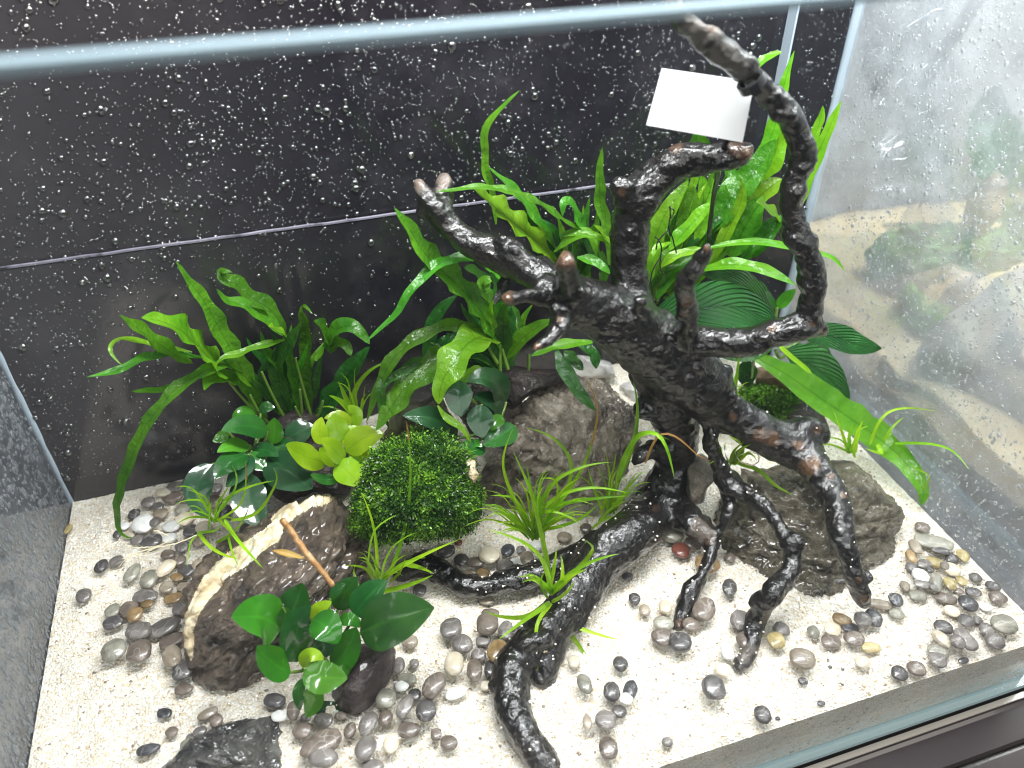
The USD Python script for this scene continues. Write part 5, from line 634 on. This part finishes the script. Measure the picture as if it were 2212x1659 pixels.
tw = at_y(px('C7', [(1560, 285), (1640, 390), (1710, 490), (1780, 570), (1840, 650)]), [.134, .129, .122, .117, .112]); mesh('twig', tube(spline(tw, 24) + .00018 * rng.normal(size=(24, 3)), np.linspace(.0021, .0014, 24) * (1 + .3 * (meshkit.noise(np.stack([np.arange(24) * .6, np.zeros(24), np.zeros(24)], -1)) - .5)), 8), MAT['twig_orange'], label='orange brown twig lying across the veined rock', cat='twig', smooth_=True)
def single_leaf(name, label, cat, view, pts, w, y, mat, **k):
    leaf_n[0] += 1; v, f, uv, P = ribbon(view, pts, w, y, 'lance', seed=leaf_n[0], **k); mesh(name, (v, f), MAT[mat], label=label, cat=cat, smooth_=True, uv=uv)
single_leaf('dry_leaf', 'small curled yellow brown leaf on the veined rock beside the twig', 'dry leaf', 'C7', [(1505, 455), (1590, 475), (1690, 500)], 34, (.126, .122), 'grass_brown', fold=.4, wave=.1)
def hair(name, label, view, strands, y, mat, r, cat='fine roots'):
    p = thing(name, label, cat, tuple(at_y(px(view, strands[0][:1]), y)[0]))
    for s_ in strands:
        pts = px(view, s_); n_ = len(pts); yy = np.broadcast_to(y, n_) - .002 * np.arange(n_); P = spline(np.column_stack([pts, yy]), 26); Q = at_y(P[:, :2], P[:, 2]) + .0005 * (meshkit.noise(np.stack([np.arange(26) * .9, np.full(26, s_[0][0]), np.zeros(26)], -1))[:, None] - .5)
        mesh('root', tube(Q, r, 5), MAT[mat], p)
hair('pale_roots', 'thin pale roots trailing from the left grass tuft over the pebbles', 'C7', [[(1090, 370), (960, 420), (820, 450), (680, 500)], [(960, 420), (830, 470), (720, 490), (660, 545)], [(960, 395), (860, 440), (790, 480)], [(850, 345), (910, 365), (930, 380)], [(880, 430), (800, 440), (690, 430)]], .175, 'root_pale', .00035)
hair('black_roots', 'black wiry rootlets hanging before the tall fern right of the trunk', 'Z2', [[(600, 60), (610, 120), (595, 230), (630, 340), (660, 460)], [(600, 60), (640, 100), (600, 170)], [(600, 250), (540, 310), (500, 360), (485, 430)], [(470, 320), (510, 350), (530, 460), (480, 560), (440, 680), (460, 810)], [(530, 460), (520, 560), (555, 650)]], .200, 'root_dark', .00045)
hair('curled_root', 'pale curled rootlet at the small tuft on the olive boulder', 'Z3', [[(1160, 850), (1200, 930), (1260, 970), (1350, 965), (1375, 910), (1340, 870), (1290, 860)]], .148, 'root_pale', .0004)
rock('grit_lump', 'small lump of wet grit stuck beside the moss mound and layered rock', 'C5', [(800, 1210), (860, 1220), (865, 1270), (880, 1300), (850, 1345), (815, 1310), (805, 1260)], .172, .006, 'vein_stone', cat='grit lump', n1=(.3, 150), n2=(.2, 300), sub=4)

# ------------------------------------------------------------------ behind the misted right pane
def far_at(p, x): d = rays(p); t = (np.asarray(x) - CP[0]) / d[:, 0]; return CP + d * t[:, None]
def far_blob(name, label, cat, outline, x, rd, mat, **k):
    P2 = px('D', outline); c = (P2.max(0) + P2.min(0)) / 2; y = far_at(c, x)[0, 1]
    v, f = outline_blob('D', outline, y, rd, sub=4, **k); mesh(name, (v, f), MAT[mat], label=label, cat=cat, smooth_=40)
far_blob('grey_boulder', 'big grey boulder in the second tank at the right edge', 'rock', [(1950, 740), (2020, 700), (2120, 640), (2200, 560), (2330, 600), (2330, 1000), (2200, 960), (2100, 890), (2000, 830)], NX + .062, .03, 'neighbour_stone', n1=(.1, 25), n2=(.08, 60), facets=8, seed=71)
far_blob('tan_boulder', 'tan stone behind the bright moss clump in the second tank', 'rock', [(1960, 600), (2060, 570), (2110, 600), (2100, 660), (2030, 690), (1970, 680)], NX + .07, .016, 'rust_rock', seed=72)
far_blob('brown_log', 'brown wood piece among leaves in the second tank', 'driftwood', [(2090, 420), (2150, 370), (2180, 390), (2160, 470), (2120, 510), (2080, 480)], NX + .12, .02, 'rust_rock', seed=73)
far_blob('moss_clump', 'bright green moss clump on tan sand in the second tank', 'moss', [(1945, 640), (1965, 610), (2010, 630), (2060, 650), (2055, 700), (2010, 730), (1965, 710)], NX + .056, .013, 'moss_leaf', n1=(.3, 60), n2=(.3, 200), seed=74)
far_blob('green_bush', 'soft dark green plant mass in the second tank', 'leafy plant', [(1880, 540), (1960, 490), (2060, 480), (2180, 500), (2200, 560), (2100, 600), (1960, 610), (1890, 600)], NX + .10, .02, 'far_green', n1=(.5, 40), n2=(.4, 120), seed=75)
fp = thing('far_plant', 'large dark leaved plant at the upper right of the second tank', 'leafy plant', tuple(far_at([(2150, 400)], NX + .16)[0]))
for pts, w, xx, mt, sh in [([(2180, 420), (2150, 320), (2140, 240), (2160, 180)], 110, NX + .15, 'ribbed', 'oval'), ([(2200, 460), (2260, 380), (2300, 260)], 90, NX + .16, 'anubias', 'oval'), ([(2160, 480), (2175, 440), (2200, 390), (2230, 330)], 22, NX + .14, 'grass', 'strap'), ([(2190, 560), (2210, 480), (2260, 420)], 90, NX + .15, 'fern', 'fern'), ([(2100, 500), (2150, 440), (2200, 440)], 60, NX + .16, 'fern_dark', 'oval'), ([(2130, 560), (2190, 530), (2240, 560)], 80, NX + .15, 'fern', 'oval'), ([(1880, 560), (1920, 510), (1980, 500)], 60, NX + .14, 'fern_dark', 'oval')]:
    yv = far_at(px('D', pts), xx)[:, 1]; leaf(fp, 'D', pts, w, list(yv), mt, sh, fold=.15, wave=.06, ymax=9)
pq = far_at(px('C3', [(1985, -40), (1870, 130), (1760, 300), (1640, 470)]), [NX + .06, NX + .06, NX + .06, NX + .06]); mesh('black_hose', tube(spline(pq, 16), .0060, 10), MAT['black_rubber'], label='black hose slanting down behind the plastic film at upper right', cat='hose', smooth_=True)
# crumpled clear film between the two tanks
mk('clear_film', {'t': ('transparent_bsdf', {'color': (.97, .98, .99)}), 'g': ('glossy_bsdf', {'roughness': .06}), 'd': ('diffuse_bsdf', {'color': (.85, .88, .95)}), 'm': ('mix_closure', {'fac': .30}), 'm2': ('mix_closure', {'fac': .05})}, [('t.BSDF', 'm.closure1'), ('g.BSDF', 'm.closure2'), ('m.closure', 'm2.closure1'), ('d.BSDF', 'm2.closure2')], 'm2.closure')
fo = px('C3', [(1330, -60), (1990, -60), (1900, 300), (1960, 600), (1900, 900), (1940, 1150), (1800, 1310), (1600, 1230), (1480, 1050), (1500, 700), (1350, 300)])
from shapely.geometry import Polygon, Point
import shapely
FP = far_at(fo, W + .030); pg = Polygon(FP[:, 1:]).buffer(.006).buffer(-.006); y0, z0, y1, z1 = pg.bounds; gy_, gz_ = np.meshgrid(np.linspace(y0, y1, 150), np.linspace(z0, z1, 220), indexing='ij')
inside = shapely.contains_xy(pg, gy_.ravel(), gz_.ravel()).reshape(gy_.shape); pts_ = np.stack([gy_ * 30, gz_ * 22, gy_ * 0], -1); rdg = np.abs(meshkit.fbm(pts_ * 1.2, 3, 91) - .5) * .044 + np.abs(meshkit.noise(pts_ * 3.3 + 5, 92) - .5) * .018
fv = np.stack([W + .012 + rdg, gy_, gz_], -1).reshape(-1, 3); J = np.arange(150 * 220).reshape(150, 220); okq = inside[:-1, :-1] & inside[1:, 1:] & inside[1:, :-1] & inside[:-1, 1:]; q = np.stack([J[:-1, :-1], J[1:, :-1], J[1:, 1:], J[:-1, 1:]], -1)[okq]; ff = np.vstack([q[:, [0, 1, 2]], q[:, [0, 2, 3]]]); uq, inv = np.unique(ff, return_inverse=True)
mesh('plastic_film', (fv[uq], inv.reshape(-1, 3)), MAT['clear_film'], label='crumpled clear plastic film hanging behind the misted right pane', cat='plastic film', smooth_=True)

# ------------------------------------------------------------------ water drops on the panes, sand grains on wood and stones
def drops(name, label, n, area, place, axis, seed, rmin, rmax, power=2.6, dens=None, flat=.5, sub=2, stretch=0.0, mat='drop_water'):
    r = np.random.default_rng(seed); (u0, u1), (w0, w1) = area; U = r.uniform(u0, u1, n * 3); Wz = r.uniform(w0, w1, n * 3)
    if dens is not None: ok = r.uniform(size=n * 3) < dens(U, Wz); U, Wz = U[ok], Wz[ok]
    U, Wz = U[:n], Wz[:n]; k = len(U); R = rmin * (1 - r.uniform(size=k) * (1 - (rmin / rmax) ** power)) ** (-1 / power)
    b = ICO[sub]; hv = b.vertices; big = (R > (rmin * 2.2)); out = []
    vs, fs, n0 = [], [], 0
    for lv, sel in ((sub, big), (1, ~big)):
        hv = ICO[lv].vertices; hf = ICO[lv].faces; keepf = (hv[hf][:, :, 2].mean(1) > -.35); hf = hf[keepf]; uq, inv = np.unique(hf, return_inverse=True); hv = hv[uq]; hf = inv.reshape(-1, 3)
        k2 = int(sel.sum())
        if k2 == 0: continue
        el = 1 + stretch * r.uniform(0, 1, k2) ** 2; wob = r.uniform(.85, 1.15, k2); lop = r.uniform(-.25, .25, (k2, 2))
        X = hv[None, :, 0] * (R[sel] * wob)[:, None]; Y = hv[None, :, 1] * (R[sel] * el)[:, None]; Zh = np.maximum(hv[None, :, 2], -.12) * R[sel][:, None] * flat
        X = X + lop[:, :1] * X * Y / R[sel][:, None]
        P = place(U[sel][:, None] + X, Wz[sel][:, None] + Y, Zh).reshape(-1, 3); m_ = len(hv); vs.append(P); fs.append((hf[None] + (np.arange(k2) * m_)[:, None, None] + n0).reshape(-1, 3)); n0 += k2 * m_
    mesh(name, (np.vstack(vs), np.vstack(fs)), MAT[mat], label=label, cat='water drops', kind='stuff', smooth_=True)
def on_back(U, Z, Hh): return np.stack(np.broadcast_arrays(U, np.where(Z < ZM, D - .0036, D) - Hh + 0 * U, Z), -1)
bd_ = lambda u, z: np.clip(.15 + .9 * smooth((z - .12) / .12) + .8 * smooth((.16 - u) / .14), 0, 1) * (.35 + 1.0 * meshkit.noise(np.stack([u * 22, z * 22, u * 0], -1), 33))
drops('back_wall_drops', 'water drops beaded over the black back pane', 15000, ((.002, W - .002), (.02, .50)), on_back, 'y', 81, .00042, .0027, 2.6, bd_, .72, stretch=.25)
def on_right(U, Z, Hh): return np.stack(np.broadcast_arrays(W - Hh, U, Z), -1)
drops('right_pane_drops', 'fine water drops on the misted right pane', 9000, ((.004, D - .01), (.004, .34)), on_right, 'x', 82, .00040, .0016, 2.6, lambda u, z: .25 + .75 * meshkit.noise(np.stack([u * 25, z * 25, u * 0], -1), 35), .6, stretch=.5, mat='mist_drop')
def on_left(U, Z, Hh): return np.stack(np.broadcast_arrays(Hh, U, Z), -1)
drops('left_pane_drops', 'pale drops and streaks down the left pane', 3600, ((.01, D - .01), (.0, .16)), on_left, 'x', 83, .0006, .0022, 2.6, None, .5, stretch=1.6, mat='mist_drop')
# grains
def grain_mesh(P, R, seed):
    r = np.random.default_rng(seed); b = ICO[0]; j = 1 + r.uniform(-.28, .28, (len(P), 12, 3)); v = P[:, None] + b.vertices[None] * R[:, None, None] * j; f = (b.faces[None] + 12 * np.arange(len(P))[:, None, None]).reshape(-1, 3); return v.reshape(-1, 3), f
N_ = 32000; gx_ = rng.uniform(.003, W - .003, N_); gy2 = D * rng.uniform(0, 1, N_) ** 1.35 * .97 + .002; R_ = rng.uniform(.0004, .0010, N_)
mesh('loose_grains', grain_mesh(np.stack([gx_, gy2, sand_z(gx_, gy2) + R_ * .35], -1), R_, 5), MAT['grain'], label='loose quartz grains lying on the sand', cat='sand grains', kind='stuff')
sel = rng.permutation(len(V))[:60000]; Pw, Nw = V[sel], VN[sel]; qq = project(Pw); low_ = np.exp(-np.maximum(Pw[:, 2] - .01, 0) / .035); okw = (Nw[:, 2] > .25) & (rng.uniform(size=len(Pw)) < .034 * low_ * (meshkit.noise(Pw * 60, 44) > .35)) | ((Nw[:, 2] > .5) & (rng.uniform(size=len(Pw)) < .0012)); Pw, Nw = Pw[okw], Nw[okw]; R_ = rng.uniform(.0004, .0009, len(Pw))
mesh('stuck_grains', grain_mesh(Pw + Nw * R_[:, None] * .4, R_, 6), MAT['grain'], label='white sand grains stuck to the wet driftwood', cat='sand grains', kind='stuff')
